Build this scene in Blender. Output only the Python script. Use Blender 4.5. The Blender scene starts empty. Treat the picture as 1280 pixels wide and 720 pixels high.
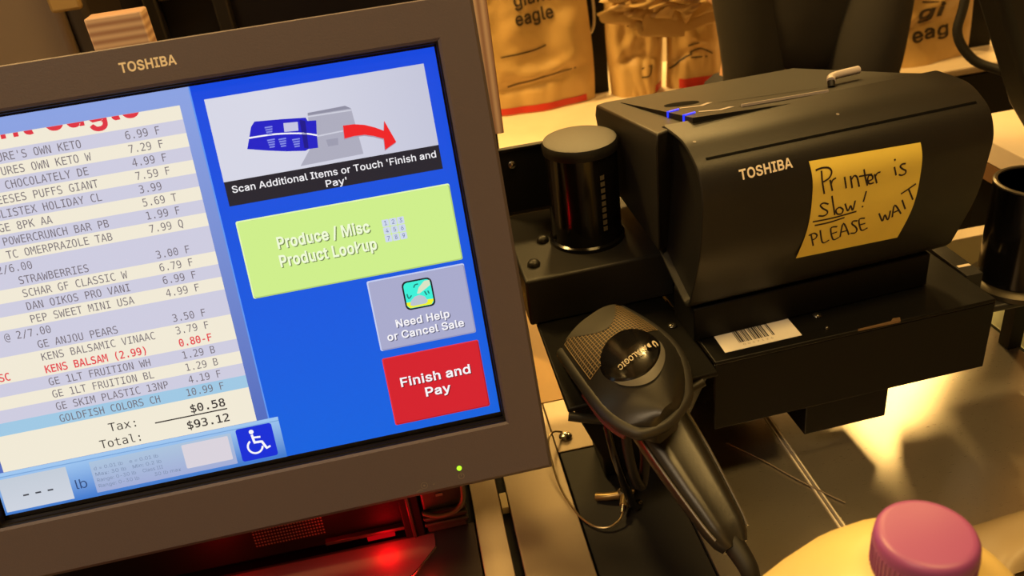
import bpy, bmesh, math, random
from mathutils import Vector, Matrix
random.seed(7)
SC = bpy.context.scene
COL = SC.collection

# ------------------------------------------------------------------ camera, world, light, exposure
# All lengths below are millimetres in the shop: x to the right along the counter, y away from the
# shopper, z up, measured from a datum 455 mm above the counter top (the counter is 900 mm high).
DAT = 1.355
def W(x, y, z): return Vector((x/1000, y/1000, z/1000 + DAT))
cam_d = bpy.data.cameras.new('camera'); cam = bpy.data.objects.new('camera', cam_d); COL.objects.link(cam)
AX = ((0.9792915, -0.1638134, -0.11896779), (0.18479713, 0.48324954, 0.85575692), (-0.08269333, -0.86002038, 0.50351442))
m4 = Matrix(((AX[0][0], AX[1][0], AX[2][0], 0), (AX[0][1], AX[1][1], AX[2][1], 0), (AX[0][2], AX[1][2], AX[2][2], DAT), (0, 0, 0, 1)))
cam.matrix_world = m4
cam_d.sensor_width = 36; cam_d.lens = 1050/1280*36; cam_d.clip_start = 0.02
cam_d.dof.use_dof = True; cam_d.dof.focus_distance = 0.56; cam_d.dof.aperture_fstop = 14
SC.camera = cam
SC.view_settings.view_transform = 'Standard'; SC.view_settings.look = 'None'
SC.view_settings.exposure = 0.0; SC.view_settings.gamma = 1.0; SC.view_settings.use_curve_mapping = False
wd = bpy.data.worlds.new('world'); SC.world = wd; wd.use_nodes = True
wd.node_tree.nodes['Background'].inputs[0].default_value = (1.0, 0.70, 0.38, 1)
wd.node_tree.nodes['Background'].inputs[1].default_value = 0.035
WARM = (1.0, 0.62, 0.19)
CEIL = 3000
# (x, y, size x, size y, watts): the lamps in the shop ceiling
LAMPS = [(2010, 2790, 330, 900, 46, -28), (-1000, 1500, 900, 360, 120, 0), (700, 4300, 1200, 400, 100, 0), (-1200, -700, 900, 400, 26, 0), (520, 120, 900, 300, 26, 0), (690, 2380, 260, 260, 40, 0)]
for (lx, ly, sx, sy, pw, la) in LAMPS:
    ld = bpy.data.lights.new('ceiling_lamp_glow', 'AREA'); ld.shape = 'RECTANGLE'; ld.size = sx/1000; ld.size_y = sy/1000
    ld.energy = pw; ld.color = (1.0, 0.74, 0.45) if ly < 0 else WARM   # the lamp over the aisle is a cooler white
    lo = bpy.data.objects.new('ceiling_lamp_glow', ld); COL.objects.link(lo); lo.location = (lx/1000, ly/1000, 2.955); lo.rotation_euler.z = math.radians(la)

# ------------------------------------------------------------------ materials
def lin(c):
    return tuple(((v/255)/12.92 if v/255 <= 0.04045 else ((v/255+0.055)/1.055)**2.4) for v in c)
MATS = {}
def mat(name, rgb, rough=0.5, metal=0.0, noise=0.0, nscale=30, bump=0.0, bscale=200, stretch=(1, 1, 1), coat=0.0, spec=0.5, trans=0.0, sss=0.0):
    if name in MATS: return MATS[name]
    m = bpy.data.materials.new(name); m.use_nodes = True; nt = m.node_tree; b = nt.nodes['Principled BSDF']
    c = (*lin(rgb), 1)
    b.inputs['Base Color'].default_value = c; b.inputs['Roughness'].default_value = rough; b.inputs['Metallic'].default_value = metal
    b.inputs['Coat Weight'].default_value = coat; b.inputs['Specular IOR Level'].default_value = spec
    b.inputs['Transmission Weight'].default_value = trans
    if sss: b.inputs['Subsurface Weight'].default_value = sss; b.inputs['Subsurface Radius'].default_value = (0.006, 0.005, 0.004)
    tc = nt.nodes.new('ShaderNodeTexCoord'); mp = nt.nodes.new('ShaderNodeMapping'); mp.inputs['Scale'].default_value = stretch
    nt.links.new(tc.outputs['Object'], mp.inputs[0])
    if noise:
        n = nt.nodes.new('ShaderNodeTexNoise'); n.inputs['Scale'].default_value = nscale; n.inputs['Detail'].default_value = 4
        nt.links.new(mp.outputs[0], n.inputs['Vector'])
        r = nt.nodes.new('ShaderNodeValToRGB')
        r.color_ramp.elements[0].position = 0.3; r.color_ramp.elements[1].position = 0.7
        r.color_ramp.elements[0].color = (*[v*(1-noise) for v in c[:3]], 1); r.color_ramp.elements[1].color = (*[min(1, v*(1+noise)) for v in c[:3]], 1)
        nt.links.new(n.outputs['Fac'], r.inputs[0]); nt.links.new(r.outputs[0], b.inputs['Base Color'])
    if bump:
        n2 = nt.nodes.new('ShaderNodeTexNoise'); n2.inputs['Scale'].default_value = bscale; n2.inputs['Detail'].default_value = 3
        nt.links.new(mp.outputs[0], n2.inputs['Vector'])
        bp = nt.nodes.new('ShaderNodeBump'); bp.inputs['Strength'].default_value = bump; bp.inputs['Distance'].default_value = 0.001
        nt.links.new(n2.outputs['Fac'], bp.inputs['Height']); nt.links.new(bp.outputs[0], b.inputs['Normal'])
    MATS[name] = m; return m
def glow(name, rgb, strength=1.0, rgb2=None, axis=2, lo=0, hi=1, rough=0.35, spec=0.25):
    # a lit display or lamp surface; rgb2 makes the two-tone screen graphic between lo and hi of the object's own extent
    if name in MATS: return MATS[name]
    m = bpy.data.materials.new(name); m.use_nodes = True; nt = m.node_tree; b = nt.nodes['Principled BSDF']
    b.inputs['Base Color'].default_value = (0.01, 0.01, 0.01, 1); b.inputs['Roughness'].default_value = rough
    b.inputs['Specular IOR Level'].default_value = spec
    b.inputs['Emission Color'].default_value = (*lin(rgb), 1); b.inputs['Emission Strength'].default_value = strength
    if rgb2:
        tc = nt.nodes.new('ShaderNodeTexCoord'); sp = nt.nodes.new('ShaderNodeSeparateXYZ'); mr = nt.nodes.new('ShaderNodeMapRange')
        rp = nt.nodes.new('ShaderNodeValToRGB')
        mr.inputs['From Min'].default_value = lo; mr.inputs['From Max'].default_value = hi
        rp.color_ramp.elements[0].color = (*lin(rgb), 1); rp.color_ramp.elements[1].color = (*lin(rgb2), 1)
        nt.links.new(tc.outputs['Generated'], sp.inputs[0]); nt.links.new(sp.outputs[axis], mr.inputs['Value'])
        nt.links.new(mr.outputs[0], rp.inputs[0]); nt.links.new(rp.outputs[0], b.inputs['Emission Color'])
    MATS[name] = m; return m
def steel(name, rgb, rough, stretch):
    m = mat(name, rgb, rough, 0.93)
    nt = m.node_tree; b = nt.nodes['Principled BSDF']; mp = [n for n in nt.nodes if n.type == 'MAPPING'][0]
    mp.inputs['Scale'].default_value = stretch
    n = nt.nodes.new('ShaderNodeTexNoise'); n.inputs['Scale'].default_value = 160; n.inputs['Detail'].default_value = 3
    nt.links.new(mp.outputs[0], n.inputs['Vector'])
    mr = nt.nodes.new('ShaderNodeMapRange'); mr.inputs['To Min'].default_value = rough-0.06; mr.inputs['To Max'].default_value = rough+0.08
    nt.links.new(n.outputs['Fac'], mr.inputs['Value']); nt.links.new(mr.outputs[0], b.inputs['Roughness'])
    bp = nt.nodes.new('ShaderNodeBump'); bp.inputs['Strength'].default_value = 0.0; bp.inputs['Distance'].default_value = 0.0005
    nt.links.new(n.outputs['Fac'], bp.inputs['Height']); nt.links.new(bp.outputs[0], b.inputs['Normal'])
    return m

BEZEL = mat('grey_bezel_plastic', (90, 82, 92), 0.55, bump=0.15, bscale=900)
LIP = mat('dark_lip_plastic', (26, 24, 24), 0.35)
BRAND = mat('silver_print', (240, 230, 212), 0.5)
DIMPRINT = mat('faint_grey_print', (120, 112, 108), 0.5)
BLACKP = mat('black_textured_plastic', (29, 28, 27), 0.46, bump=0.12, bscale=1200, noise=0.1, spec=0.38)
BLACKS = mat('black_painted_steel', (8, 7.5, 7), 0.5, noise=0.15, nscale=15, bump=0.05, bscale=400, spec=0.22)
GLOSSB = mat('gloss_black_enamel', (14, 13, 13), 0.16)
DARKV = mat('dark_void_plastic', (10, 10, 10), 0.6)
CHROME = mat('bright_screw_metal', (215, 210, 200), 0.25, 1.0)
STEEL = steel('brushed_steel', (206, 198, 186), 0.29, (1, 14, 1))
STEELM = steel('matte_steel', (176, 162, 142), 0.5, (14, 1, 1))
RUB = mat('black_ribbed_mat', (20, 19, 18), 0.6, bump=0.1, bscale=300)
PAPERL = mat('white_label_paper', (232, 226, 214), 0.6)
INK = mat('black_ink', (24, 18, 20), 0.6)
PURPLEINK = mat('marker_ink', (38, 22, 34), 0.6)
NOTEY = mat('yellow_note_paper', (250, 228, 104), 0.7, noise=0.03)
BAGM = mat('tan_plastic_film', (196, 162, 104), 0.4, bump=0.35, bscale=40, noise=0.06, nscale=12)
BAGR = mat('red_print_film', (196, 44, 34), 0.45)
CREAM = mat('cream_laminate', (226, 208, 180), 0.5, noise=0.03)
TANL = mat('tan_laminate', (214, 166, 84), 0.5, noise=0.05)
WOODE = None

# ------------------------------------------------------------------ mesh helpers
class MB:
    def __init__(s): s.v = []; s.f = []; s.m = []; s.mats = []
    def mi(s, m):
        if m not in s.mats: s.mats.append(m)
        return s.mats.index(m)
    def add(s, vs, fs, m):
        o = len(s.v); k = s.mi(m); s.v += [tuple(v) for v in vs]
        for f in fs: s.f.append([i+o for i in f]); s.m.append(k)
        return s
    def hexa(s, p, m):     # p: 4 bottom (ccw from above), 4 top
        return s.add(p, [(3, 2, 1, 0), (4, 5, 6, 7), (0, 1, 5, 4), (1, 2, 6, 5), (2, 3, 7, 6), (3, 0, 4, 7)], m)
    def box(s, x0, x1, y0, y1, z0, z1, m):
        return s.hexa([(x0, y0, z0), (x1, y0, z0), (x1, y1, z0), (x0, y1, z0), (x0, y0, z1), (x1, y0, z1), (x1, y1, z1), (x0, y1, z1)], m)
    def loft(s, rings, m, cap=True, closed=True):
        n = len(rings[0]); vs = [p for r in rings for p in r]; fs = []
        for i in range(len(rings)-1):
            for j in range(n if closed else n-1):
                k = (j+1) % n; fs.append((i*n+j, i*n+k, (i+1)*n+k, (i+1)*n+j))
        if cap: fs.append(tuple(range(n-1, -1, -1))); fs.append(tuple((len(rings)-1)*n+j for j in range(n)))
        return s.add(vs, fs, m)
    def prism(s, poly, off, m):   # poly: list of points, off: vector
        return s.loft([poly, [tuple(a+b for a, b in zip(p, off)) for p in poly]], m)
    def lathe(s, c, prof, m, n=48, axis=(0, 0, 1)):
        a = Vector(axis).normalized(); u = a.orthogonal().normalized(); w = a.cross(u); c = Vector(c)
        rings = [[tuple(c + a*h + (u*math.cos(2*math.pi*j/n) + w*math.sin(2*math.pi*j/n))*max(r, 0.01)) for j in range(n)] for r, h in prof]
        return s.loft(rings, m)
    def tube(s, pts, r, m, n=10, sm=6):
        P = spline(pts, sm) if sm > 1 and len(pts) > 2 else [Vector(p) for p in pts]
        rings = []; prev = None
        for i, p in enumerate(P):
            t = (P[min(i+1, len(P)-1)] - P[max(i-1, 0)]).normalized()
            u = (prev - t*prev.dot(t)).normalized() if prev else t.orthogonal().normalized()
            prev = u; w = t.cross(u)
            rr = r[0] + (r[1]-r[0])*i/(len(P)-1) if isinstance(r, tuple) else r
            rings.append([tuple(p + (u*math.cos(2*math.pi*j/n) + w*math.sin(2*math.pi*j/n))*rr) for j in range(n)])
        return s.loft(rings, m)
    def grid(s, fn, nu, nv, m, back=None):   # fn(i/nu, j/nv) -> point ; back = thickness vector makes it solid
        F = [[tuple(fn(i/nu, j/nv)) for j in range(nv+1)] for i in range(nu+1)]
        n = nv+1; vs = [p for r in F for p in r]; fs = [(i*n+j, (i+1)*n+j, (i+1)*n+j+1, i*n+j+1) for i in range(nu) for j in range(nv)]
        if back:
            b = len(vs); vs += [tuple(a+c for a, c in zip(p, back)) for p in vs]
            fs += [tuple(k+b for k in reversed(f)) for f in list(fs)]
            rim = [(i, 0) for i in range(nu+1)] + [(nu, j) for j in range(1, nv+1)] + [(i, nv) for i in range(nu-1, -1, -1)] + [(0, j) for j in range(nv-1, 0, -1)]
            ids = [i*n+j for i, j in rim]
            for k in range(len(ids)):
                a, c = ids[k], ids[(k+1) % len(ids)]; fs.append((a, a+b, c+b, c))
        return s.add(vs, fs, m)
def spline(P, k=6):
    P = [Vector(p) for p in P]; out = []
    for i in range(len(P)-1):
        a, b, c, d = P[max(i-1, 0)], P[i], P[i+1], P[min(i+2, len(P)-1)]
        for q in range(k):
            t = q/k; out.append(0.5*(2*b + (c-a)*t + (2*a-5*b+4*c-d)*t*t + (3*b-a-3*c+d)*t**3))
    out.append(P[-1]); return out

def wloc(o):
    l = Vector((0, 0, 0))
    while o is not None: l = l + o.location; o = o.parent
    return l
def thing(name, label, cat, loc, group=None):
    o = bpy.data.objects.new(name, None); COL.objects.link(o); o.location = W(*loc); o.empty_display_size = 0.02
    o['label'] = label; o['category'] = cat
    if group: o['group'] = group
    return o
def obj(name, mb, parent=None, bevel=0.0, seg=2, label=None, cat=None, group=None, kind=None, ang=38, fix=True):
    me = bpy.data.meshes.new(name); ws = [W(*v) for v in mb.v]
    if parent: base = wloc(parent)
    else:
        xs = [v.x for v in ws]; ys = [v.y for v in ws]; base = Vector(((min(xs)+max(xs))/2, (min(ys)+max(ys))/2, min(v.z for v in ws)))
    me.from_pydata([tuple(v-base) for v in ws], [], mb.f)
    for m in mb.mats: me.materials.append(m)
    me.polygons.foreach_set('material_index', mb.m); me.update()
    if fix:
        bm = bmesh.new(); bm.from_mesh(me); bmesh.ops.recalc_face_normals(bm, faces=bm.faces[:]); bm.to_mesh(me); bm.free()
    me.polygons.foreach_set('use_smooth', [True]*len(me.polygons)); me.set_sharp_from_angle(angle=math.radians(ang))
    o = bpy.data.objects.new(name, me); COL.objects.link(o)
    if parent: o.parent = parent
    else: o.location = base
    if bevel:
        md = o.modifiers.new('bevel', 'BEVEL'); md.width = bevel/1000; md.segments = seg; md.limit_method = 'ANGLE'; md.angle_limit = math.radians(38)
    if label: o['label'] = label
    if cat: o['category'] = cat
    if group: o['group'] = group
    if kind: o['kind'] = kind
    return o

# ---- lettering: outlines of the built-in font, flattened to meshes
from mathutils.geometry import tessellate_polygon
# letter outlines, one glyph per line: character, advance | contour | contour (capital height = 200)
SANS = r"""'81|28,200 53,200 50,125 31,125
(107|69,212 93,212 86,198 80,183 75,168 70,153 67,138 63,123 61,109 60,95 59,81 60,69 61,57 63,45 66,33 69,20 74,6 79,-8 86,-22 93,-38 69,-38 59,-18 50,1 44,21 39,42 36,61 35,81 36,96 37,111 40,127 43,143 47,158 52,173 57,188 63,200
)107|15,212 38,212 44,200 50,188 56,173 61,158 65,143 68,127 70,111 72,96 72,81 71,61 68,41 63,21 57,1 48,-19 38,-38 15,-38 22,-22 28,-7 34,7 38,20 42,33 44,46 46,58 48,70 48,81 47,95 46,109 44,123 41,138 37,153 32,168 27,183 21,198
-178|132,96 45,96 45,74 132,74
.74|37,34 42,34 46,32 50,29 53,25 55,21 55,16 55,11 53,7 50,3 46,1 42,-1 37,-2 33,-1 29,1 25,3 22,7 20,11 19,16 20,21 22,25 25,29 29,32 33,34
/98|92,209 70,209 6,-30 28,-30
0178|89,203 103,201 116,197 127,190 137,181 145,169 151,155 156,139 158,120 159,100 158,79 156,61 151,45 145,30 137,19 127,9 116,3 103,-1 89,-3 75,-1 62,3 51,9 41,19 33,30 27,45 22,61 20,79 19,100 20,120 23,139 27,155 34,169 42,181 51,190 62,197 75,201|98,180 89,181 80,180 71,176 64,171 58,164 53,155 48,143 45,131 44,116 43,100 44,84 45,69 48,57 53,45 58,36 64,29 71,24 80,21 89,19 98,21 107,24 114,29 120,36 126,45 130,57 133,69 135,84 135,100 135,116 133,131 130,143 126,155 120,164 114,171 107,176
1178|108,200 78,200 34,168 34,141 82,176 83,176 83,0 108,0|30,21 154,21 154,0 30,0
2178|88,203 100,202 111,199 120,195 129,190 136,183 142,175 146,166 149,157 150,146 149,139 148,132 146,125 143,118 138,110 132,102 125,93 116,82 105,71 60,24 60,22 153,22 153,0 25,0 25,19 115,117 119,123 122,128 124,134 125,140 126,146 125,153 124,159 121,165 117,169 113,173 107,177 101,179 95,180 88,181 80,180 74,179 68,176 62,172 58,168 55,163 52,156 50,150 50,142 26,142 27,154 29,164 34,174 40,182 47,189 56,195 66,199 77,202
3178|27,200 146,200 146,181 83,109 83,114 97,114 110,112 121,108 131,103 139,96 146,87 151,78 154,68 154,57 154,46 151,35 146,26 139,18 131,11 121,5 111,1 99,-2 86,-3 74,-2 63,0 52,4 43,9 34,15 28,23 22,31 19,41 17,52 43,52 44,45 46,39 50,34 54,30 59,26 65,23 71,21 78,20 86,20 94,20 101,22 108,24 114,27 119,31 124,37 127,42 129,49 129,57 129,64 127,71 124,77 120,83 115,88 108,92 100,95 90,97 79,97 62,97 62,118 113,176 113,178 27,178
4178|97,200 122,200 43,65 43,64 162,64 162,41 16,41 16,62|111,125 135,125 135,0 111,0
5178|26,99 38,200 144,200 144,178 59,178 53,119 58,122 64,125 70,128 76,130 83,131 90,131 99,131 108,129 116,126 123,122 130,118 136,112 141,106 145,99 149,91 152,82 153,74 154,64 153,52 150,40 145,30 139,20 131,12 121,6 111,1 99,-2 87,-3 75,-2 65,0 55,4 46,10 39,16 33,24 28,32 25,41 23,51 48,51 49,45 51,40 54,35 58,31 63,27 68,24 74,21 80,20 87,20 95,20 102,22 109,25 114,30 119,35 123,41 126,48 128,56 129,64 128,72 126,80 123,87 119,93 114,99 108,103 101,106 94,108 86,109 79,108 72,107 66,106 60,103 55,100 50,97
6178|99,200 127,200 59,103 57,103 92,123 104,123 115,120 124,116 133,110 140,103 145,94 150,85 152,74 153,62 152,50 149,39 145,29 138,20 131,12 122,6 112,1 101,-2 89,-3 77,-2 66,1 56,6 47,12 39,20 33,29 29,40 26,51 25,64 26,73 28,83 31,94 37,105 44,119 54,134|89,104 82,104 75,102 68,99 63,95 58,90 54,84 51,77 50,70 49,62 50,54 51,47 54,40 58,34 63,29 68,25 75,22 82,20 89,19 96,20 103,22 110,25 115,29 120,34 124,40 126,47 128,54 129,62 128,70 126,77 124,84 120,90 115,95 110,99 103,102 96,104
7178|24,200 154,200 154,176 65,0 38,0 127,176 127,178 24,178
8178|89,203 100,202 111,200 120,196 129,191 136,184 142,177 147,168 149,159 150,150 149,139 146,130 141,121 135,114 127,108 121,104 132,99 138,95 144,90 148,84 152,77 155,69 157,61 158,53 157,43 154,33 149,24 142,16 134,10 125,4 114,1 102,-2 89,-3 76,-2 64,1 53,4 44,10 36,16 29,24 24,33 21,43 20,53 21,61 23,69 26,77 29,84 34,90 40,95 46,99 53,102 58,105 51,108 43,114 36,121 32,130 29,139 28,150 29,159 31,168 36,177 42,184 49,191 57,196 67,200 78,202|89,181 82,180 76,179 70,177 65,174 60,170 57,165 54,160 53,154 52,148 53,141 54,135 57,130 60,125 65,121 70,118 76,116 82,114 89,114 96,114 102,116 108,118 113,121 117,125 121,130 123,135 125,141 126,148 125,154 123,160 121,165 117,170 113,174 108,177 102,179 96,180|89,92 81,92 73,90 67,88 60,84 55,79 51,74 48,68 46,62 45,54 46,48 48,42 51,36 55,31 60,27 66,24 73,21 80,20 89,19 97,20 105,21 112,24 118,27 123,31 127,36 130,42 132,48 132,54 132,62 130,68 127,74 122,79 117,84 111,88 104,90 97,92
9178|89,203 101,202 112,199 122,194 131,188 138,180 145,171 149,160 152,149 153,136 152,127 150,117 147,106 141,95 134,81 124,66 79,0 51,0 119,97 121,97 86,77 74,77 63,80 54,84 45,90 38,97 33,106 28,115 26,126 25,138 26,150 29,161 33,172 40,181 47,188 56,194 66,199 77,202|89,181 82,180 75,178 68,175 63,171 58,166 54,160 52,153 50,146 49,138 50,130 52,123 54,116 58,110 63,105 68,101 75,98 82,96 89,96 96,96 103,98 110,101 115,105 120,110 124,116 126,123 128,130 129,138 128,146 126,153 124,160 120,166 115,171 110,175 103,178 96,180
:74|37,34 42,34 46,32 50,29 53,25 55,21 55,16 55,11 53,7 50,3 46,1 42,-1 37,-2 33,-1 29,1 25,3 22,7 20,11 19,16 20,21 22,25 25,29 29,32 33,34|37,142 42,142 46,140 50,137 53,133 55,129 55,124 55,120 53,115 50,112 46,109 42,107 37,106 33,107 29,109 25,112 22,115 20,120 19,124 20,129 22,133 25,137 29,140 33,142
=178|28,118 150,118 150,96 28,96|28,60 150,60 150,38 28,38
A189|6,0 79,200 109,200 182,0 155,0 138,48 50,48 33,0|58,72 130,72 94,172
B179|24,0 24,200 95,200 108,199 119,197 129,193 138,188 144,181 150,174 153,165 156,157 157,147 156,139 155,132 152,126 149,121 145,116 136,109 128,104 132,101 136,100 143,97 149,92 154,86 158,80 162,72 164,63 164,54 164,44 161,35 157,26 152,19 144,12 135,7 125,3 112,1 97,0|94,178 49,178 49,112 94,112 101,113 107,114 113,116 119,120 123,124 127,128 130,134 132,140 132,146 131,155 128,162 123,169 116,174 106,177|98,91 49,91 49,22 96,22 110,23 121,26 130,31 135,38 139,45 140,54 139,60 137,66 135,72 131,78 126,82 120,86 113,89 106,90
C201|105,203 115,202 125,201 134,198 142,195 151,190 158,185 165,179 171,172 176,164 180,156 184,147 186,137 161,137 159,144 156,150 153,155 149,160 145,164 140,168 135,172 130,174 124,177 105,179 93,178 82,175 72,170 63,163 55,154 49,143 44,130 42,116 41,100 42,84 44,69 49,57 56,46 63,37 72,30 82,25 93,22 105,21 124,24 130,26 135,28 140,32 145,36 149,40 153,45 156,50 159,57 161,63 186,63 184,53 180,44 176,36 171,28 165,21 158,15 151,10 143,5 134,2 125,-1 115,-2 105,-3 88,-1 73,3 59,10 47,19 36,31 27,45 21,62 17,80 16,100 17,120 21,138 27,155 36,169 47,181 59,190 73,197 88,201
D197|24,0 24,200 49,200 49,0|37,178 37,200 89,200 107,199 124,195 139,188 151,179 162,168 170,154 177,138 180,120 181,100 180,81 177,63 170,47 162,33 151,21 138,12 123,5 105,1 86,0 38,0 38,22 84,22 100,23 113,27 125,32 135,39 143,48 149,59 153,71 156,85 157,100 156,116 153,129 149,142 143,152 135,161 126,168 114,173 101,177 87,178
F161|24,0 24,200 145,200 145,178 49,178 49,109 136,109 136,87 49,87 49,0
G205|104,203 114,202 124,201 134,198 143,194 151,190 159,184 165,178 171,171 177,164 181,155 184,147 186,137 160,137 140,168 135,171 130,174 124,176 118,178 111,179 104,179 93,178 82,175 72,170 63,163 55,154 49,143 44,130 42,116 41,100 42,84 44,70 49,57 56,46 63,37 72,30 83,25 94,22 106,21 116,22 126,24 136,28 144,33 150,40 156,48 160,58 162,68 163,80 171,78 111,78 111,101 188,101 188,79 187,63 183,49 177,36 169,24 160,15 148,7 135,2 121,-2 106,-3 89,-1 73,3 59,10 46,19 36,31 27,45 21,62 17,80 16,100 17,120 21,138 27,155 36,169 46,181 59,190 72,197 88,201
H203|24,200 49,200 49,114 154,114 154,200 180,200 180,0 154,0 154,91 49,91 49,0 24,0
I118|12,200 106,200 106,178 72,178 72,22 106,22 106,0 12,0 12,22 46,22 46,178 12,178
L154|24,200 49,200 49,22 142,22 142,0 24,0
M247|24,0 24,200 60,200 123,46 187,200 223,200 223,0 199,0 199,152 134,0 112,0 48,152 48,0
N206|24,0 24,200 54,200 135,72 163,22 159,21 157,200 182,200 182,0 152,0 79,114 42,178 47,178 49,0
O210|105,203 122,201 137,197 151,190 163,181 174,169 182,155 189,138 193,120 194,100 193,80 189,62 182,45 174,31 163,19 151,10 137,3 122,-1 105,-3 88,-1 73,3 59,10 47,19 36,31 27,45 21,62 17,80 16,100 17,120 21,138 27,155 36,169 47,181 59,190 73,197 88,201|105,179 93,178 83,175 72,170 63,163 56,154 49,143 44,131 42,116 41,100 42,84 44,69 49,57 56,46 63,37 72,30 83,25 93,22 105,21 117,22 127,25 137,30 146,37 154,46 161,57 165,69 168,84 169,100 168,116 165,131 161,143 154,154 146,163 137,170 127,175 117,178
P175|24,0 24,200 92,200 107,199 120,196 131,192 140,185 147,178 153,169 157,159 160,148 161,137 160,125 157,114 153,104 147,95 140,88 131,81 120,77 107,74 92,73 49,73 49,0|49,95 91,95 101,96 110,98 117,101 123,105 127,110 131,115 133,122 135,129 135,137 135,144 133,151 131,158 127,164 123,168 117,172 110,175 101,177 91,178 49,178
R177|24,0 24,200 93,200 107,199 120,196 131,192 140,186 148,179 153,170 158,161 160,150 161,138 160,127 158,116 153,107 148,98 140,91 131,85 120,81 107,79 93,78 38,78 38,100 92,100 102,101 110,102 117,105 123,108 128,113 131,118 134,124 135,131 136,138 135,146 134,153 131,159 128,165 123,169 117,173 110,176 101,177 92,178 49,178 49,0|90,90 119,90 168,0 139,0
S176|89,203 102,202 114,200 124,196 134,190 142,184 148,176 153,168 156,159 158,149 133,149 130,158 126,166 119,172 110,177 100,179 88,180 80,180 73,178 66,176 60,173 55,169 51,164 48,159 46,154 45,148 46,141 48,136 51,131 56,127 61,124 129,101 135,97 141,93 146,89 151,84 155,78 158,71 160,63 161,54 160,44 157,34 152,25 145,17 137,10 127,4 116,0 102,-3 88,-3 74,-3 61,0 50,4 40,9 32,16 25,24 20,33 17,43 15,54 41,54 42,46 45,40 49,34 53,30 59,26 65,23 73,21 80,20 88,19 97,20 105,21 112,24 119,27 125,31 130,36 133,42 135,48 136,55 135,61 133,66 131,70 127,74 122,77 72,94 57,99 44,106 34,114 26,123 22,134 20,146 21,157 24,167 29,176 36,184 44,190 54,196 65,200 77,202
T176|12,200 164,200 164,178 101,178 101,0 76,0 76,178 12,178
a153|100,147 106,145 112,142 118,138 123,132 127,126 130,118 132,109 132,99 132,0 109,0 109,20 107,20 95,6 90,3 85,0 78,-2 71,-3 63,-3 54,-3 45,-1 37,2 30,6 24,11 19,18 15,25 13,33 12,42 13,50 14,57 17,63 21,68 25,72 30,76 36,79 43,81 108,107 107,112 105,117 102,121 99,124 94,127 89,129 83,130 77,130 70,130 64,129 59,127 39,108 16,114 20,123 25,130 31,136 37,141 45,145 52,148 60,150 68,151|108,75 41,55 38,51 37,47 36,41 37,36 38,32 40,28 67,18 75,18 83,20 90,23 95,27 100,31 104,37 106,42 108,48 108,54
b167|21,200 45,200 45,126 46,126 58,140 62,143 67,147 74,149 81,151 90,151 102,150 113,147 123,142 132,135 139,126 145,115 150,103 153,89 153,74 153,59 150,46 145,33 139,23 132,14 123,6 113,1 102,-2 90,-3 82,-3 74,-1 68,1 62,5 58,8 46,23 44,23 44,0 21,0|87,130 78,129 70,127 63,123 58,117 53,111 49,103 46,95 45,85 44,74 45,64 46,54 49,45 53,37 58,31 64,26 70,22 78,19 87,18 95,19 103,22 110,26 116,31 120,38 124,46 127,55 128,64 129,74 128,85 127,94 124,103 121,110 116,117 110,122 103,126 95,129
c156|81,151 89,151 96,150 102,148 109,146 114,143 120,140 125,136 130,132 134,127 137,121 140,115 142,109 119,103 81,130 72,129 64,126 57,122 51,116 46,109 43,102 40,93 38,84 38,74 38,64 40,55 43,46 46,38 51,32 57,26 64,22 72,19 81,18 120,46 143,40 140,34 138,28 134,22 130,17 126,12 120,8 115,5 109,2 102,0 96,-2 89,-3 81,-3 69,-2 57,1 46,6 36,14 28,23 22,33 17,46 14,59 13,74 14,89 17,102 22,114 28,125 36,134 46,141 57,147 69,150
d167|122,200 146,200 146,0 123,0 123,23 121,23 109,8 105,5 99,1 93,-1 85,-3 77,-3 65,-2 54,1 44,6 35,14 28,23 21,33 17,46 14,59 13,74 14,89 17,103 22,115 28,126 35,135 44,142 54,147 65,150 77,151 86,151 93,149 99,147 105,143 109,140 120,126 122,126|80,130 72,129 64,126 57,122 51,117 46,110 43,103 40,94 38,85 38,74 38,64 40,55 43,46 46,38 51,31 57,26 64,22 72,19 80,18 89,19 97,22 103,26 109,31 114,37 118,45 120,54 122,64 123,74 122,85 120,95 118,103 114,111 109,117 104,123 97,127 89,129
e159|81,151 89,151 97,149 104,147 112,144 119,139 126,134 131,127 136,120 140,111 143,101 145,89 146,76 146,67 38,67 38,59 40,50 43,42 48,35 53,29 59,24 67,21 75,19 83,18 98,21 110,28 119,41 143,36 141,28 137,22 132,15 126,10 119,5 111,2 103,-1 93,-3 83,-3 70,-2 57,1 46,6 36,14 28,23 22,33 17,45 14,59 13,73 14,88 17,102 22,114 28,125 36,134 45,141 56,147 68,150|38,87 121,87 120,98 117,106 113,113 109,119 103,123 97,127 89,129 81,130 72,129 64,127 58,123 52,118 47,113 43,106 40,99
g167|77,151 86,151 93,149 100,147 105,143 110,140 121,125 123,125 123,149 146,149 146,-3 145,-16 143,-26 138,-35 131,-43 123,-49 114,-53 104,-57 93,-59 81,-59 71,-59 61,-57 53,-55 45,-52 38,-48 32,-43 27,-38 23,-33 20,-27 40,-16 61,-35 67,-37 73,-38 81,-38 93,-37 103,-34 111,-30 117,-23 121,-14 122,-2 122,27 120,27 109,13 105,9 99,6 93,4 85,2 77,2 65,3 54,6 44,10 35,17 28,25 22,35 17,47 14,60 13,75 14,90 17,103 22,115 28,126 35,135 44,142 54,147 65,150|81,130 72,129 64,126 57,122 51,117 46,111 43,103 40,95 38,86 38,76 38,66 40,56 43,48 47,41 51,35 57,30 64,26 72,24 81,23 89,24 97,26 104,30 109,34 114,40 118,48 121,56 122,65 123,76 122,86 121,95 118,104 114,111 110,118 104,123 97,127 89,129
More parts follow.
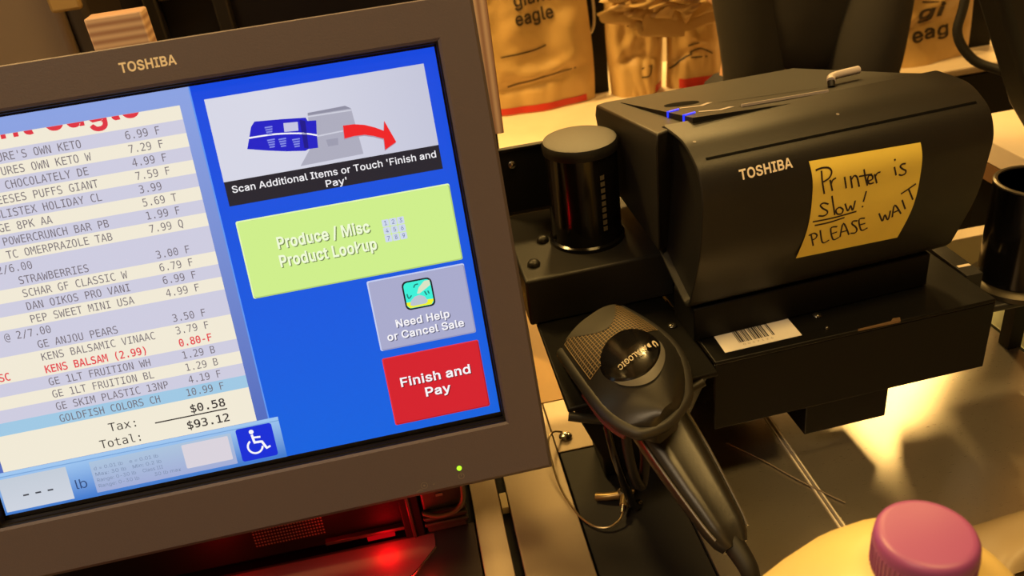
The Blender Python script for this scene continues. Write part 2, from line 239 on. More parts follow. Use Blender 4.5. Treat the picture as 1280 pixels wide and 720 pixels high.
h161|21,200 45,200 45,113 40,113 45,125 52,135 60,142 69,147 79,150 89,151 99,150 108,148 116,145 123,140 129,134 134,126 138,117 140,106 140,94 140,0 116,0 116,92 115,103 112,112 107,120 101,125 92,128 83,129 76,129 69,127 63,125 58,121 53,117 50,111 47,105 45,97 45,89 45,0 21,0
i66|21,149 45,149 45,0 21,0|33,206 37,205 41,204 45,201 47,198 49,194 50,190 49,186 47,182 45,179 41,176 37,175 33,174 29,175 25,176 21,179 18,182 17,186 16,190 17,194 18,198 21,201 25,204 29,205
k150|21,200 45,200 45,0 21,0|112,149 142,149 72,78 70,78 43,54 43,83 47,83|58,73 75,90 146,0 116,0
l74|21,200 45,200 45,39 47,24 50,22 53,21 67,21 71,1 44,0 36,3 29,8 24,15 22,23 21,33
m240|86,152 96,151 105,147 113,142 119,134 123,126 126,116 123,116 125,123 128,129 133,135 138,140 143,144 150,147 157,150 164,151 172,152 180,151 188,149 195,146 202,142 208,136 213,129 216,121 218,111 219,100 219,0 195,0 195,100 194,110 191,117 186,123 179,127 172,129 165,130 158,129 152,128 147,126 143,123 139,119 136,114 134,109 132,103 132,97 132,0 108,0 108,102 107,110 104,117 99,122 93,127 86,129 78,130 73,129 67,128 62,126 57,123 53,119 49,114 47,108 45,101 45,94 45,0 21,0 21,149 44,149 44,116 42,116 45,124 48,130 52,136 57,141 62,145 68,148 74,150 80,151
n161|89,151 99,150 108,148 116,145 123,140 129,134 134,126 138,117 140,106 140,94 140,0 116,0 116,92 115,103 112,112 107,120 101,125 92,128 83,129 76,129 69,127 63,125 58,121 53,117 50,111 47,105 45,97 45,89 45,0 21,0 21,149 44,149 44,113 40,113 45,125 52,135 60,142 69,147 79,150
o163|81,151 95,150 107,147 117,141 127,134 135,125 141,114 146,102 149,89 150,74 149,59 146,46 141,33 135,23 127,14 117,6 107,1 95,-2 81,-3 69,-2 57,1 46,6 36,14 28,23 22,33 17,46 14,59 13,74 14,89 17,102 22,114 28,125 36,134 46,141 57,147 69,150|81,130 72,129 64,126 57,122 51,116 46,109 43,102 40,93 38,84 38,74 38,64 40,55 43,46 46,38 51,32 57,26 64,22 72,19 81,18 91,19 99,22 106,26 112,32 117,38 121,46 123,55 125,64 126,74 125,83 123,93 121,101 117,109 112,116 106,122 99,126 91,129
p167|90,151 102,150 113,147 123,142 132,135 139,126 145,115 150,103 153,89 153,74 153,59 150,46 145,33 139,23 132,14 123,6 113,1 102,-2 90,-3 82,-3 74,-1 68,1 62,5 58,8 46,23 45,23 45,-56 21,-56 21,149 44,149 44,126 46,126 58,140 62,143 67,147 74,149 81,151|87,130 78,129 70,127 63,123 58,117 53,111 49,103 46,95 45,85 44,74 45,64 46,54 49,45 53,37 58,31 64,26 70,22 78,19 87,18 95,19 103,22 110,26 116,31 120,38 124,46 127,55 128,64 129,74 128,85 127,94 124,103 121,110 116,117 110,122 103,126 95,129
r102|96,151 96,127 75,128 68,126 63,124 57,120 53,116 49,111 47,106 45,100 45,93 45,0 21,0 21,149 44,149 44,126 45,126 49,133 54,139 60,144 67,148 75,151
s143|74,151 83,151 92,149 100,146 107,143 113,139 118,133 122,127 125,121 127,114 105,109 103,114 100,119 95,124 90,128 82,130 74,131 65,130 58,128 51,125 47,120 44,115 43,109 43,104 45,99 49,96 53,93 60,90 68,88 90,82 103,78 113,74 120,67 126,60 129,52 130,42 129,33 127,26 123,19 117,12 110,7 102,3 93,-1 83,-3 72,-3 62,-3 52,-1 44,1 37,5 30,9 24,15 20,21 16,29 14,37 37,42 40,34 44,28 49,24 55,20 63,19 71,18 81,19 89,21 96,24 101,29 104,35 105,40 105,45 103,50 100,53 96,56 90,59 83,61 59,67 46,71 36,76 28,82 23,89 20,98 18,108 19,116 22,123 26,130 31,136 38,141 45,146 54,149 63,151
t89|26,185 50,185 50,38 50,32 51,28 53,24 57,22 61,20 79,21 84,1 66,-2 54,0 44,3 36,8 30,16 27,25 26,37|80,149 3,149 3,129 80,129
u161|21,149 45,149 45,57 46,46 49,37 54,29 61,24 69,21 79,20 86,20 92,22 98,24 103,28 108,33 111,38 114,45 116,52 116,60 116,149 140,149 140,0 117,0 117,36 121,36 116,24 109,14 101,7 92,2 82,-1 72,-2 62,-1 53,1 45,4 38,9 32,15 27,23 24,32 21,43 21,55
x149|11,149 39,149 81,81 69,81 111,149 138,149 82,66 82,84 141,0 113,0 68,71 80,71 36,0 8,0 67,86 67,67
y153|7,149 33,149 65,61 81,8 72,8 88,61 120,149 146,149 80,-23 77,-30 73,-37 69,-42 65,-47 60,-50 55,-53 49,-55 43,-57 19,-54 24,-34 51,-29 54,-25 57,-20 64,-1"""
MONO = r"""$165|79,208 93,208 93,177 103,176 114,174 125,172 136,169 136,146 125,151 114,155 103,157 93,158 93,100 117,94 135,83 146,68 149,50 145,31 134,15 116,5 93,0 93,-40 79,-40 79,0 66,1 52,4 39,7 25,12 25,36 39,29 52,24 66,20 79,19 79,80 56,87 39,97 29,111 25,129 29,148 40,163 57,172 79,177|79,158 67,156 58,150 52,142 50,130 52,120 57,112 66,107 79,103|93,78 93,20 106,22 116,28 122,37 124,49 122,60 117,68 107,74
'165|94,200 71,200 71,126 94,126
(165|119,208 97,208 79,177 67,146 60,116 57,86 60,56 67,26 79,-5 97,-36 119,-36 103,-5 92,25 85,56 83,86 85,117 92,147 103,178
)165|47,208 68,208 86,177 98,146 106,116 108,86 106,56 98,26 86,-5 68,-36 47,-36 62,-5 73,25 80,56 82,86 80,117 73,147 62,178
-165|48,86 117,86 117,64 48,64
.165|66,41 99,41 99,0 66,0
/165|119,200 145,200 39,-25 14,-25
0165|83,204 111,197 131,177 143,145 147,100 143,55 131,22 111,3 83,-4 54,3 34,22 22,55 18,100 22,145 34,177 54,197|83,182 66,177 54,162 47,136 45,100 47,64 54,38 66,23 83,18 99,23 111,38 118,64 120,100 118,136 111,162 99,177|82,119 89,117 95,113 99,107 100,100 99,94 95,88 89,84 82,83 75,84 70,88 66,93 65,100 66,107 70,113 76,117
1165|78,200 105,200 105,23 147,23 147,0 36,0 36,23 78,23 78,176 33,165 33,190
2165|75,204 102,200 123,188 136,170 141,147 139,134 135,121 127,108 115,93 106,83 93,69 75,50 50,23 142,23 142,0 20,0 20,23 44,48 64,69 80,87 90,98 101,113 108,124 112,135 113,145 110,160 103,171 91,178 76,181 63,180 50,176 37,171 22,163 22,190 36,196 49,200 62,203
3165|76,204 102,200 122,189 135,172 140,150 138,135 131,123 119,113 104,107 121,100 134,88 142,73 145,55 140,31 126,12 104,0 75,-4 61,-3 46,-1 32,2 18,6 18,33 32,27 45,22 59,20 72,19 91,21 106,29 115,41 118,58 115,73 106,86 92,93 74,96 53,96 53,118 74,118 90,120 103,126 110,136 113,149 111,163 103,173 92,179 76,181 64,180 51,178 38,175 24,170 24,195 40,199 53,201 65,203
4165|94,200 14,73 14,48 98,48 98,0 125,0 125,48 152,48 152,70 125,70 125,200|98,175 35,70 98,70
5165|28,200 28,100 37,104 47,107 58,109 69,109 88,106 103,98 113,83 116,64 113,45 104,31 89,22 69,19 57,20 44,22 32,26 19,32 19,5 30,1 43,-2 57,-3 72,-4 102,1 124,14 138,36 143,64 139,92 125,114 104,128 76,132 52,128 52,177 129,177 129,200
6165|94,204 104,203 114,202 123,199 133,196 133,171 124,175 115,178 105,180 95,181 72,176 56,161 46,138 43,104 50,116 61,125 73,130 87,132 112,128 131,114 143,93 147,64 143,35 131,14 111,1 85,-4 55,2 34,21 22,53 18,100 23,144 37,177 61,197|85,111 100,108 112,99 118,85 121,64 118,44 112,29 100,20 85,17 69,20 57,30 50,45 47,64 50,84 57,99 69,108
7165|19,200 145,200 145,188 73,0 45,0 114,177 19,177
8165|83,204 108,200 127,190 139,173 143,152 141,136 133,123 122,113 106,106 124,100 137,88 145,73 148,54 143,30 130,11 110,0 83,-4 55,0 35,11 22,29 18,53 20,73 28,88 41,100 59,106 44,113 32,123 25,136 22,152 26,173 38,190 58,200|83,183 68,181 58,174 51,164 49,149 51,135 58,125 68,118 83,116 97,118 107,125 114,135 116,149 114,164 108,174 97,181|83,95 66,92 55,85 47,73 45,56 47,40 55,28 67,20 83,17 99,20 111,27 118,40 120,56 118,73 110,85 98,92
9165|79,204 109,197 130,179 142,146 147,100 142,55 127,23 103,3 70,-4 61,-3 51,-2 41,1 32,4 32,29 40,25 50,22 59,20 69,19 92,24 108,38 118,62 122,95 114,83 104,75 92,69 78,68 52,72 33,85 21,107 17,136 21,164 33,186 53,199|80,182 64,179 53,171 46,156 44,136 46,115 53,100 64,92 80,89 95,92 107,101 114,116 117,136 114,155 107,170 95,179
:165|66,142 99,142 99,102 66,102|66,41 99,41 99,0 66,0
@165|96,187 122,182 141,169 154,148 158,121 158,18 139,18 139,33 133,25 125,20 115,17 105,15 85,19 69,32 59,50 55,73 59,96 69,114 85,127 105,131 115,129 125,126 133,120 139,113 139,122 136,140 127,155 113,165 96,168 66,161 43,142 28,112 24,73 29,33 46,3 71,-17 104,-24 112,-23 119,-22 126,-21 134,-18 140,-36 132,-39 124,-41 115,-42 108,-43 65,-35 32,-12 11,25 4,73 10,120 29,156 58,179|108,111 95,108 85,101 78,89 76,73 78,57 85,45 95,37 108,35 120,37 130,45 137,57 139,73 137,89 130,101 120,108
A165|66,200 5,0 33,0 47,52 117,52 132,0 160,0 99,200|83,176 54,74 111,74
B165|22,200 22,0 81,0 112,3 134,14 148,31 152,55 150,74 141,90 128,101 110,107 126,112 137,120 143,133 145,149 141,171 129,187 109,197 81,200|49,178 81,178 98,176 109,171 116,162 118,149 116,135 109,125 98,119 81,117 49,117|49,96 81,96 101,93 115,86 122,75 125,58 123,41 115,30 102,24 81,22 49,22
C165|100,204 111,203 123,201 133,197 144,193 144,165 133,172 122,177 111,181 100,182 76,177 60,161 50,136 47,100 50,64 60,38 76,23 100,18 111,19 123,22 134,28 144,35 144,7 133,2 123,-1 111,-3 100,-4 65,3 40,23 24,56 19,100 24,143 40,176 66,197
D165|18,0 18,200 59,200 99,194 126,176 143,144 148,100 143,55 126,24 99,6 59,0|58,178 46,178 46,22 58,22 87,26 106,39 116,63 120,100 116,137 106,161 87,174
E165|26,200 26,0 148,0 148,23 53,23 53,95 141,95 141,118 53,118 53,177 145,177 145,200
F165|31,200 31,0 58,0 58,96 141,96 141,118 58,118 58,177 149,177 149,200
G165|95,204 107,203 119,200 130,196 141,189 141,162 130,171 119,177 107,180 95,182 72,177 55,161 45,136 42,100 45,64 55,38 71,23 94,18 102,19 110,20 116,23 122,27 122,80 93,80 93,103 148,103 148,16 136,8 123,1 109,-3 94,-4 60,3 35,23 19,56 14,100 19,143 35,176 61,197
H165|18,200 46,200 46,118 120,118 120,200 147,200 147,0 120,0 120,95 46,95 46,0 18,0
I165|27,200 138,200 138,177 96,177 96,23 138,23 138,0 27,0 27,23 69,23 69,177 27,177
J165|50,200 128,200 128,65 125,33 114,12 95,0 67,-4 54,-3 41,-1 28,3 15,8 15,40 27,30 40,24 53,19 67,18 83,21 93,28 99,42 101,65 101,177 50,177
K165|18,200 46,200 46,111 130,200 162,200 84,118 164,0 131,0 66,100 46,78 46,0 18,0
L165|29,200 56,200 56,23 153,23 153,0 29,0
M165|12,200 12,0 36,0 36,177 72,71 93,71 128,177 128,0 153,0 153,200 117,200 82,98 48,200
N165|19,200 19,0 45,0 45,165 112,0 147,0 147,200 120,200 120,35 53,200
O165|83,204 112,197 133,178 145,146 149,100 145,54 133,22 112,3 83,-4 53,3 32,22 20,54 16,100 20,146 32,178 53,197|83,182 65,177 53,163 46,138 44,100 46,62 53,37 65,23 83,18 100,23 112,37 119,62 121,100 119,138 112,163 100,177
P165|26,200 26,0 53,0 53,80 85,80 114,84 136,96 149,114 153,140 149,166 136,185 114,196 85,200|53,178 85,178 102,175 114,168 122,156 125,140 122,124 114,113 101,105 85,103 53,103
Q165|83,204 112,197 133,178 145,146 149,100 147,64 140,36 129,16 113,3 139,-23 119,-36 88,-4 82,-4 53,3 32,22 20,54 16,100 20,146 32,178 53,197|83,182 65,177 53,163 46,138 44,100 46,62 53,37 65,23 83,18 100,23 112,37 119,62 121,100 119,138 112,163 100,177
R165|19,0 19,200 75,200 104,196 125,185 139,167 143,142 140,124 132,110 119,100 102,94 111,91 120,84 128,73 138,55 165,0 136,0 112,51 102,68 94,78 84,83 72,85 46,85 46,0|46,178 75,178 92,175 104,169 112,157 114,142 112,126 105,115 93,109 76,107 46,107
S165|85,204 96,203 109,201 122,198 136,193 136,166 123,173 111,178 98,181 86,182 69,179 56,173 47,162 44,149 46,137 52,128 62,122 79,117 93,114 118,105 134,93 144,76 147,55 143,30 129,11 108,0 78,-4 64,-3 50,-1 35,3 21,8 21,37 36,28 50,23 64,19 78,18 96,20 110,27 118,38 121,53 119,66 113,76 103,83 86,88 72,91 48,99 31,110 22,125 19,145 23,169 37,187 58,200
T165|6,200 159,200 159,177 96,177 96,0 69,0 69,177 6,177
U165|20,200 47,200 47,64 47,52 48,44 49,38 51,34 56,27 63,22 72,19 83,18 93,19 102,22 109,27 115,34 116,38 117,44 118,52 118,64 118,200 145,200 145,77 144,51 142,33 136,21 128,12 119,5 108,0 96,-3 83,-4 69,-3 57,0 46,5 37,12 29,21 24,33 21,51 20,77
V165|8,200 36,200 83,23 130,200 158,200 99,0 66,0
W165|0,200 26,200 46,38 68,145 97,145 120,37 139,200 165,200 135,0 110,0 83,119 55,0 30,0
X165|12,200 41,200 85,125 129,200 158,200 98,106 163,0 134,0 85,86 32,0 2,0 69,106
Y165|5,200 34,200 83,112 131,200 160,200 96,90 96,0 69,0 69,90
Z165|24,200 154,200 154,179 49,23 157,23 157,0 21,0 21,21 123,177 24,177
a165|79,154 97,152 111,148 123,141 132,132 137,124 140,115 141,103 142,86 142,0 117,0 117,22 108,11 97,2 84,-2 68,-4 47,-1 31,9 21,24 18,44 22,66 35,82 55,91 84,95 117,95 117,99 115,114 108,125 96,131 79,133 67,132 54,129 41,125 29,119 29,143 42,148 55,151 67,153|86,75 67,74 53,68 45,58 42,45 45,33 51,24 60,19 73,17 91,20 105,31 114,48 117,70 117,75
l165|21,210 86,210 86,54 87,40 92,29 99,23 110,21 139,21 139,0 107,0 88,4 73,14 64,31 61,54 61,191 21,191
o165|83,154 110,149 130,133 143,109 147,75 143,41 130,16 110,1 83,-4 55,1 35,16 22,41 18,75 22,109 35,133 55,149|83,133 66,129 54,118 47,100 44,75 47,50 54,32 66,21 83,17 99,21 111,32 118,50 121,75 118,100 111,118 99,129
t165|82,193 58,193 58,150 18,150 18,131 58,131 58,49 60,26 69,11 84,3 108,0 138,0 138,20 111,20 97,21 89,26 84,35 82,49 82,131 138,131 138,150 82,150
x165|15,150 43,150 83,96 122,150 150,150 96,78 155,0 126,0 83,60 39,0 10,0 69,78"""
RAW = {}
for _n, _t in (('sans', SANS), ('mono', MONO)):
    for _l in _t.split('\n'):
        _h, *_c = _l[1:].split('|')
        RAW[_n, _l[0]] = (int(_h), [[tuple(int(q) for q in p.split(',')) for p in c.split(' ')] for c in _c if len(c.split(' ')) > 2])
_GL = {}
def inside(p, c):
    r = False
    for (x0, y0), (x1, y1) in zip(c, c[1:]+c[:1]):
        if (y0 > p[1]) != (y1 > p[1]) and p[0] < (x1-x0)*(p[1]-y0)/(y1-y0)+x0: r = not r
    return r
def glyph(n, ch, d):
    k = (n, ch, d)
    if k in _GL: return _GL[k]
    adv, cs = RAW[n, ch]; out = []; holes = []
    for c in cs:
        hole = sum(inside(c[0], o) for o in cs if o is not c) % 2 == 1
        ar = sum(a[0]*b[1]-b[0]*a[1] for a, b in zip(c, c[1:]+c[:1]))
        if (ar > 0) == hole: c = c[::-1]
        q = []
        for i, p in enumerate(c):      # push the outline out by d for the heavier weights
            a, b = c[i-1], c[(i+1) % len(c)]; e0 = (p[0]-a[0], p[1]-a[1]); e1 = (b[0]-p[0], b[1]-p[1]); l0 = math.hypot(*e0) or 1; l1 = math.hypot(*e1) or 1
            nx, ny = e0[1]/l0+e1[1]/l1, -e0[0]/l0-e1[0]/l1; nn = math.hypot(nx, ny)
            if nn < 0.3: q.append(p); continue
            m = min(1.5, 2/nn)*d/nn; q.append((p[0]+nx*m, p[1]+ny*m))
        (holes if hole else out).append(q)
    V = []; T = []
    groups = [[o] + [h for h in holes if inside(h[0], o)] for o in out]
    for g in groups:
        o = len(V); V += [p for c in g for p in c]; T += [tuple(i+o for i in t) for t in tessellate_polygon([[Vector((x, y, 0)) for x, y in c] for c in g])]
    _GL[k] = (adv, V, T); return _GL[k]
def text2d(s, u0, u1, base, cap, bold=0.0):
    # string laid between u0 and u1 with its baseline at v = base (v runs down) and capital height cap
    V = []; T = []; x = 0; d = 9 if bold > 0.05 else 7 if bold > 0.015 else (3 if bold > 0 else 0)
    for c in s:
        if c == ' ': x += 78; continue
        a, vs, fs = glyph('sans', c, d); o = len(V); V += [(x+p, q) for p, q in vs]; T += [tuple(i+o for i in f) for f in fs]
        x += a + 1.2*d
    a = min(v[0] for v in V); b = max(v[0] for v in V); kx = (u1-u0)/(b-a); ky = cap/200
    return [(u0 + (p-a)*kx, base - q*ky) for p, q in V], T
def mono2d(s, u0, adv, base, cap, bold=0.0):
    V = []; T = []; ky = cap/200
    for i, c in enumerate(s):
        if c == ' ': continue
        a, vs, fs = glyph('mono', c, 5 if bold > 0.015 else 0); o = len(V); kx = adv/a
        if True:
            V += [(u0 + adv*i + p*kx, base - q*ky) for p, q in vs]; T += [tuple(k+o for k in f) for f in fs]
    return V, T
def stroke2d(P, w, k=4):
    Q = [(p.x, p.y) for p in spline([(a, b, 0) for a, b in P], k)] if len(P) > 2 else list(P)
    L = []; R = []
    for i in range(len(Q)):
        a = Q[max(i-1, 0)]; b = Q[min(i+1, len(Q)-1)]; dx, dy = b[0]-a[0], b[1]-a[1]; l = math.hypot(dx, dy) or 1
        L.append((Q[i][0]-dy/l*w/2, Q[i][1]+dx/l*w/2)); R.append((Q[i][0]+dy/l*w/2, Q[i][1]-dx/l*w/2))
    n = len(Q); return L+R, [(i, i+1, n+i+1, n+i) for i in range(n-1)]
def disc2d(u, v, r, n=20, r2=0, a0=0, a1=360):
    if not r2: return [(u+r*math.cos(2*math.pi*i/n), v+r*math.sin(2*math.pi*i/n)) for i in range(n)], [tuple(range(n))]
    A = [math.radians(a0+(a1-a0)*i/n) for i in range(n+1)]
    return [(u+r*math.cos(a), v+r*math.sin(a)) for a in A]+[(u+r2*math.cos(a), v+r2*math.sin(a)) for a in A], [(i, i+1, n+2+i, n+1+i) for i in range(n)]
def rect2d(u0, v0, u1, v1, r=0.0):
    if not r: return [(u0, v0), (u1, v0), (u1, v1), (u0, v1)], [(0, 1, 2, 3)]
    P = []
    for cx, cy, a in ((u1-r, v0+r, -90), (u1-r, v1-r, 0), (u0+r, v1-r, 90), (u0+r, v0+r, 180)):
        P += [(cx+r*math.cos(math.radians(a+90*i/5)), cy+r*math.sin(math.radians(a+90*i/5))) for i in range(6)]
    return P, [tuple(range(len(P)))]

# ------------------------------------------------------------------ the setting: room shell
def wallm(name, rgb): return mat(name, rgb, 0.8, noise=0.05, nscale=3, bump=0.1, bscale=60)
FLOORM = mat('floor_tiles', (178, 166, 144), 0.4, noise=0.15, nscale=4)
b = MB().box(-3000, 3600, -2800, 5200, -1455, -1355, FLOORM); obj('floor', b, kind='structure')
b = MB().box(-3000, 3600, -2800, 5200, CEIL-1355, CEIL-1255, wallm('ceiling_tiles', (160, 150, 134))); obj('ceiling', b, kind='structure')
b = MB().box(-3000, 3600, 5200, 5300, -1355, CEIL-1355, wallm('back_wall_paint', (196, 160, 112))); obj('wall_back', b, kind='structure')
b = MB().box(-3000, 3600, -2900, -2800, -1355, CEIL-1355, wallm('front_wall_paint', (150, 138, 122))); obj('wall_front', b, kind='structure')
b = MB().box(-3100, -3000, -2900, 5300, -1355, CEIL-1355, wallm('left_wall_paint', (170, 152, 126))); obj('wall_left', b, kind='structure')
b = MB().box(3600, 3700, -2900, 5300, -1355, CEIL-1355, wallm('right_wall_paint', (150, 120, 84))); obj('wall_right', b, kind='structure')
LFR = mat('white_lamp_frame', (220, 214, 204), 0.5)
LDF = glow('lamp_diffuser', (255, 205, 120), 1.5)
names = ['long ceiling lamp beyond the receipt printer', 'ceiling lamp above the back of the monitor', 'wide ceiling lamp near the back wall', 'ceiling lamp behind the shopper on the left', 'ceiling lamp right over the front of the counter', 'small square ceiling lamp above the bagging shelf']
def spin(mb, cx, cy, a):
    c, s_ = math.cos(math.radians(a)), math.sin(math.radians(a)); mb.v = [(cx+(x-cx)*c-(y-cy)*s_, cy+(x-cx)*s_+(y-cy)*c, z) for x, y, z in mb.v]; return mb
for (lx, ly, sx, sy, pw, la), nm in zip(LAMPS, names):
    t = thing('ceiling_light', nm, 'ceiling light', (lx, ly, 1645), 'ceiling lamps over the checkout')
    f = MB()
    f.box(lx-sx/2-20, lx+sx/2+20, ly-sy/2-20, ly-sy/2, 1605, 1645, LFR).box(lx-sx/2-20, lx+sx/2+20, ly+sy/2, ly+sy/2+20, 1605, 1645, LFR)
    f.box(lx-sx/2-20, lx-sx/2, ly-sy/2, ly+sy/2, 1605, 1645, LFR).box(lx+sx/2, lx+sx/2+20, ly-sy/2, ly+sy/2, 1605, 1645, LFR)
    obj('lamp_frame', spin(f, lx, ly, la), t)
    obj('diffuser', spin(MB().box(lx-sx/2, lx+sx/2, ly-sy/2, ly+sy/2, 1612, 1640, LDF), lx, ly, la), t)

# ------------------------------------------------------------------ checkout counter (steel plates on a dark base)
CZ = -455
EDGEM = mat('pale_edge_metal', (235, 225, 205), 0.5, 0.3)
ct = thing('checkout_counter', 'steel topped self checkout counter carrying the monitor and the printer', 'counter', (200, 350, -1355))
def plate(x0, x1, y0, y1, m, name, z=CZ, bv=0.6): return obj(name, MB().box(x0, x1, y0, y1, z-6, z, m), ct, bevel=bv)
obj('base_cabinet', MB().box(-320, 598, 60, 648, -1355, CZ-8, BLACKS), ct)
plate(-7, 13.5, 60, 560, STEELM, 'steel_strip')
plate(20, 67, 60, 573, STEELM, 'left_plate')
plate(67.6, 143.4, 508, 573, STEELM, 'left_plate')
plate(144, 235.5, 60, 648, STEEL, 'centre_plate')
obj('plate_edging', MB().box(235.7, 236.9, 60, 648, CZ-4, CZ+0.7, EDGEM).box(239.1, 240.3, 60, 648, CZ-4, CZ+0.7, EDGEM), ct)
plate(240.5, 472, 60, 648, STEEL, 'right_plate')
plate(475, 598, 60, 648, mat('pale_green_steel', (178, 184, 160), 0.4, 0.7), 'end_plate')
obj('rubber_mat', MB().box(68.5, 142.5, 60, 507, CZ-7, CZ-0.6, RUB), ct, bevel=0.5)
obj('tan_deck', MB().box(-7, 143.5, 574, 780, CZ-7, CZ, TANL), ct)
cu_ = thing('back_curb', 'low steel curb along the rear edge of the counter behind the printer', 'curb', (390, 660, -1355))
obj('curb_strip', MB().box(175, 598, 650, 668, -1355, CZ+35, STEELM), cu_, bevel=1)
obj('gap_clip', MB().box(14.2, 19.4, 462, 478, CZ-8, CZ-1.5, mat('ivory_clip', (214, 196, 150), 0.5)), ct, bevel=0.4)
def screw(x, y, z, r, h, par, name='screw', m=CHROME):
    return obj(name, MB().lathe((x, y, z), [(r, 0), (r, h*0.4), (r*0.75, h*0.8), (r*0.3, h), (0, h)], m, 16), par)
screw(77, 524, CZ, 5.5, 4, ct)

# ------------------------------------------------------------------ touchscreen monitor
T0 = Vector((-281.9, 491.1, -119.3)); RU = Vector((0.9998, 0.0208, -0.0055)); RD = Vector((0.0014, -0.318, -0.9481)); RN = Vector((0.0214, -0.9479, 0.318))
def scr(u, v, n=0.0): return tuple(T0 + RU*u + RD*v + RN*n)
mon = thing('touchscreen_monitor', 'wide grey framed touchscreen monitor showing a receipt and coloured buttons', 'monitor', (-130, 500, CZ))
def ring(o, i, n0, n1): pass
fr = MB()
O = (-46, -26, 330.3, 269.5); I = (-3, -2.2, 306.2, 232.6)
def rc(r, n, d=0): return [scr(r[0]+d, r[1]+d, n), scr(r[2]-d, r[1]+d, n), scr(r[2]-d, r[3]-d, n), scr(r[0]+d, r[3]-d, n)]
fr.loft([rc(O, -14), rc(O, 6.2), rc((O[0]+2, O[1]+0.9, O[2]-2, O[3]-2.5), 8.5), rc(I, 8.5, -1.6), rc(I, 7.4)], BEZEL, cap=False)
fr.loft([rc(I, 7.4), rc(I, 4.2, 0.0), rc(I, 4.0, 0.9), rc(I, -0.6, 1.2)], LIP, cap=False)
frame = obj('bezel', fr, mon, bevel=0.0, ang=20)
txt = MB()
def put(mb, g, n, m, h=0): vs, fs = g; mb.add([scr(u, v, n) for u, v in vs], fs, m)
put(txt, text2d('TOSHIBA', 131.0, 161.6, -12.2, 5.0, 0.06), 8.65, BRAND); obj('brand_lettering', txt, frame, fix=False, label='silver brand lettering')
bk = MB(); bk.loft([rc(O, -14), rc(O, -18, 6), rc((0, 20, 284, 226), -52), rc((30, 30, 274, 216), -60)], LIP); obj('back_housing', bk, mon, bevel=1)
ld = MB(); ld.lathe(scr(271.6, 256.2, 8.4), [(1.6, 0), (1.5, 0.6), (0.8, 1.0), (0, 1.1)], glow('green_led', (170, 255, 40), 1.6), 16, RN); obj('power_light', ld, mon, label='lit green power light')
pw = MB(); put(pw, disc2d(272.0, 261.6, 2.0, 18, 1.55, -60, 240), 8.65, DIMPRINT); put(pw, rect2d(271.8, 259.2, 272.25, 261.6), 8.65, DIMPRINT)
put(pw, disc2d(248.0, 262.6, 2.2, 18, 1.9), 8.65, DIMPRINT); put(pw, disc2d(248.0, 262.6, 0.7, 10), 8.65, DIMPRINT); put(pw, stroke2d([(242.4, 266.0), (245, 264.9), (246.6, 265.6)], 0.5), 8.65, DIMPRINT); put(pw, rect2d(253.4, 262.8, 254.6, 263.3), 8.65, DIMPRINT)
obj('button_symbols', pw, frame, fix=False)
st = MB(); st.box(-130, -40, 540, 580, -400, -190, LIP).box(-230, -30, 505, 620, -449, -400, LIP).box(-230, -30, 505, 612, CZ, -449, LIP)
obj('stand', st, mon, bevel=2)
# the picture on the screen
UIB = glow('ui_blue', (18, 72, 222), 1, (4, 98, 222), 2, 1, 0)
dsp = obj('display', MB().loft([rc((-3, -2, 306, 231), -2.5), rc((-3, -2, 306, 231), -0.7)], mat('panel_glass', (8, 8, 10), 0.25)).add([scr(0, 0, 0), scr(304, 0, 0), scr(304, 228, 0), scr(0, 228, 0)], [(0, 1, 2, 3)], UIB), mon, fix=False)
def U(name, rgb): return glow('ui_'+name, rgb)
UW = U('white', (248, 246, 250)); UBLK = U('charcoal', (34, 34, 46))
RC0 = U('cream', (240, 233, 214)); RC1 = U('lavender', (205, 204, 224)); RC2 = U('sky', (158, 200, 228)); RTX = U('print', (112, 104, 112)); RTD = U('dark_print', (52, 48, 50)); RRED = U('red_print', (226, 62, 74)); LOGO = U('logo_red', (222, 52, 68))
side = glow('ui_side', (140, 163, 226), 1, (70, 98, 184), 2, 1, 0)
q = MB(); put(q, rect2d(0, 0, 162.5, 228), 0.1, side); put(q, rect2d(162.5, 0, 163.3, 228), 0.1, U('side_line', (96, 150, 240)))
obj('side_panel', q, dsp, fix=False)
# receipt
q = MB(); put(q, rect2d(6, 9.3, 155.7, 201.3), 0.2, RC0)
P0 = 7.72
def rowy(k): return 21.2 + P0*k
for a, bb, m in ((0, 1, RC1), (2, 3, RC1), (4, 5, RC1), (6, 7, RC1), (8, 10, RC1), (11, 12, RC1), (13, 15, RC1), (17, 18, RC1), (19, 20, RC1), (20, 21, RC2)):
    put(q, rect2d(6, rowy(a)-4.0, 155.7, rowy(bb)-4.0), 0.25, m)
rows = [(0, "NATURE'S OWN KETO", '6.99 F'), (1, 'NATURES OWN KETO W', '7.29 F'), (2, 'DK CHOCOLATELY DE', '4.99 F'), (3, 'REESES PUFFS GIANT', '7.59 F'), (4, 'BLISTEX HOLIDAY CL', '3.99'), (5, 'GE 8PK AA', '5.69 T'), (6, 'POWERCRUNCH BAR PB', '1.99 F'), (7, 'TC OMERPRAZOLE TAB', '7.99 Q'),
        (9, 'STRAWBERRIES', '3.00 F'), (10, 'SCHAR GF CLASSIC W', '6.79 F'), (11, 'DAN OIKOS PRO VANI', '6.99 F'), (12, 'PEP SWEET MINI USA', '4.99 F'), (14, 'GE ANJOU PEARS', '3.50 F'), (15, 'KENS BALSAMIC VINAAC', '3.79 F'), (16, 'KENS BALSAM (2.99)', '0.80-F'), (17, 'GE 1LT FRUITION WH', '1.29 B'), (18, 'GE 1LT FRUITION BL', '1.29 B'), (19, 'GE SKIM PLASTIC 13NP', '4.19 F'), (20, 'GOLDFISH COLORS CH', '10.99 F')]
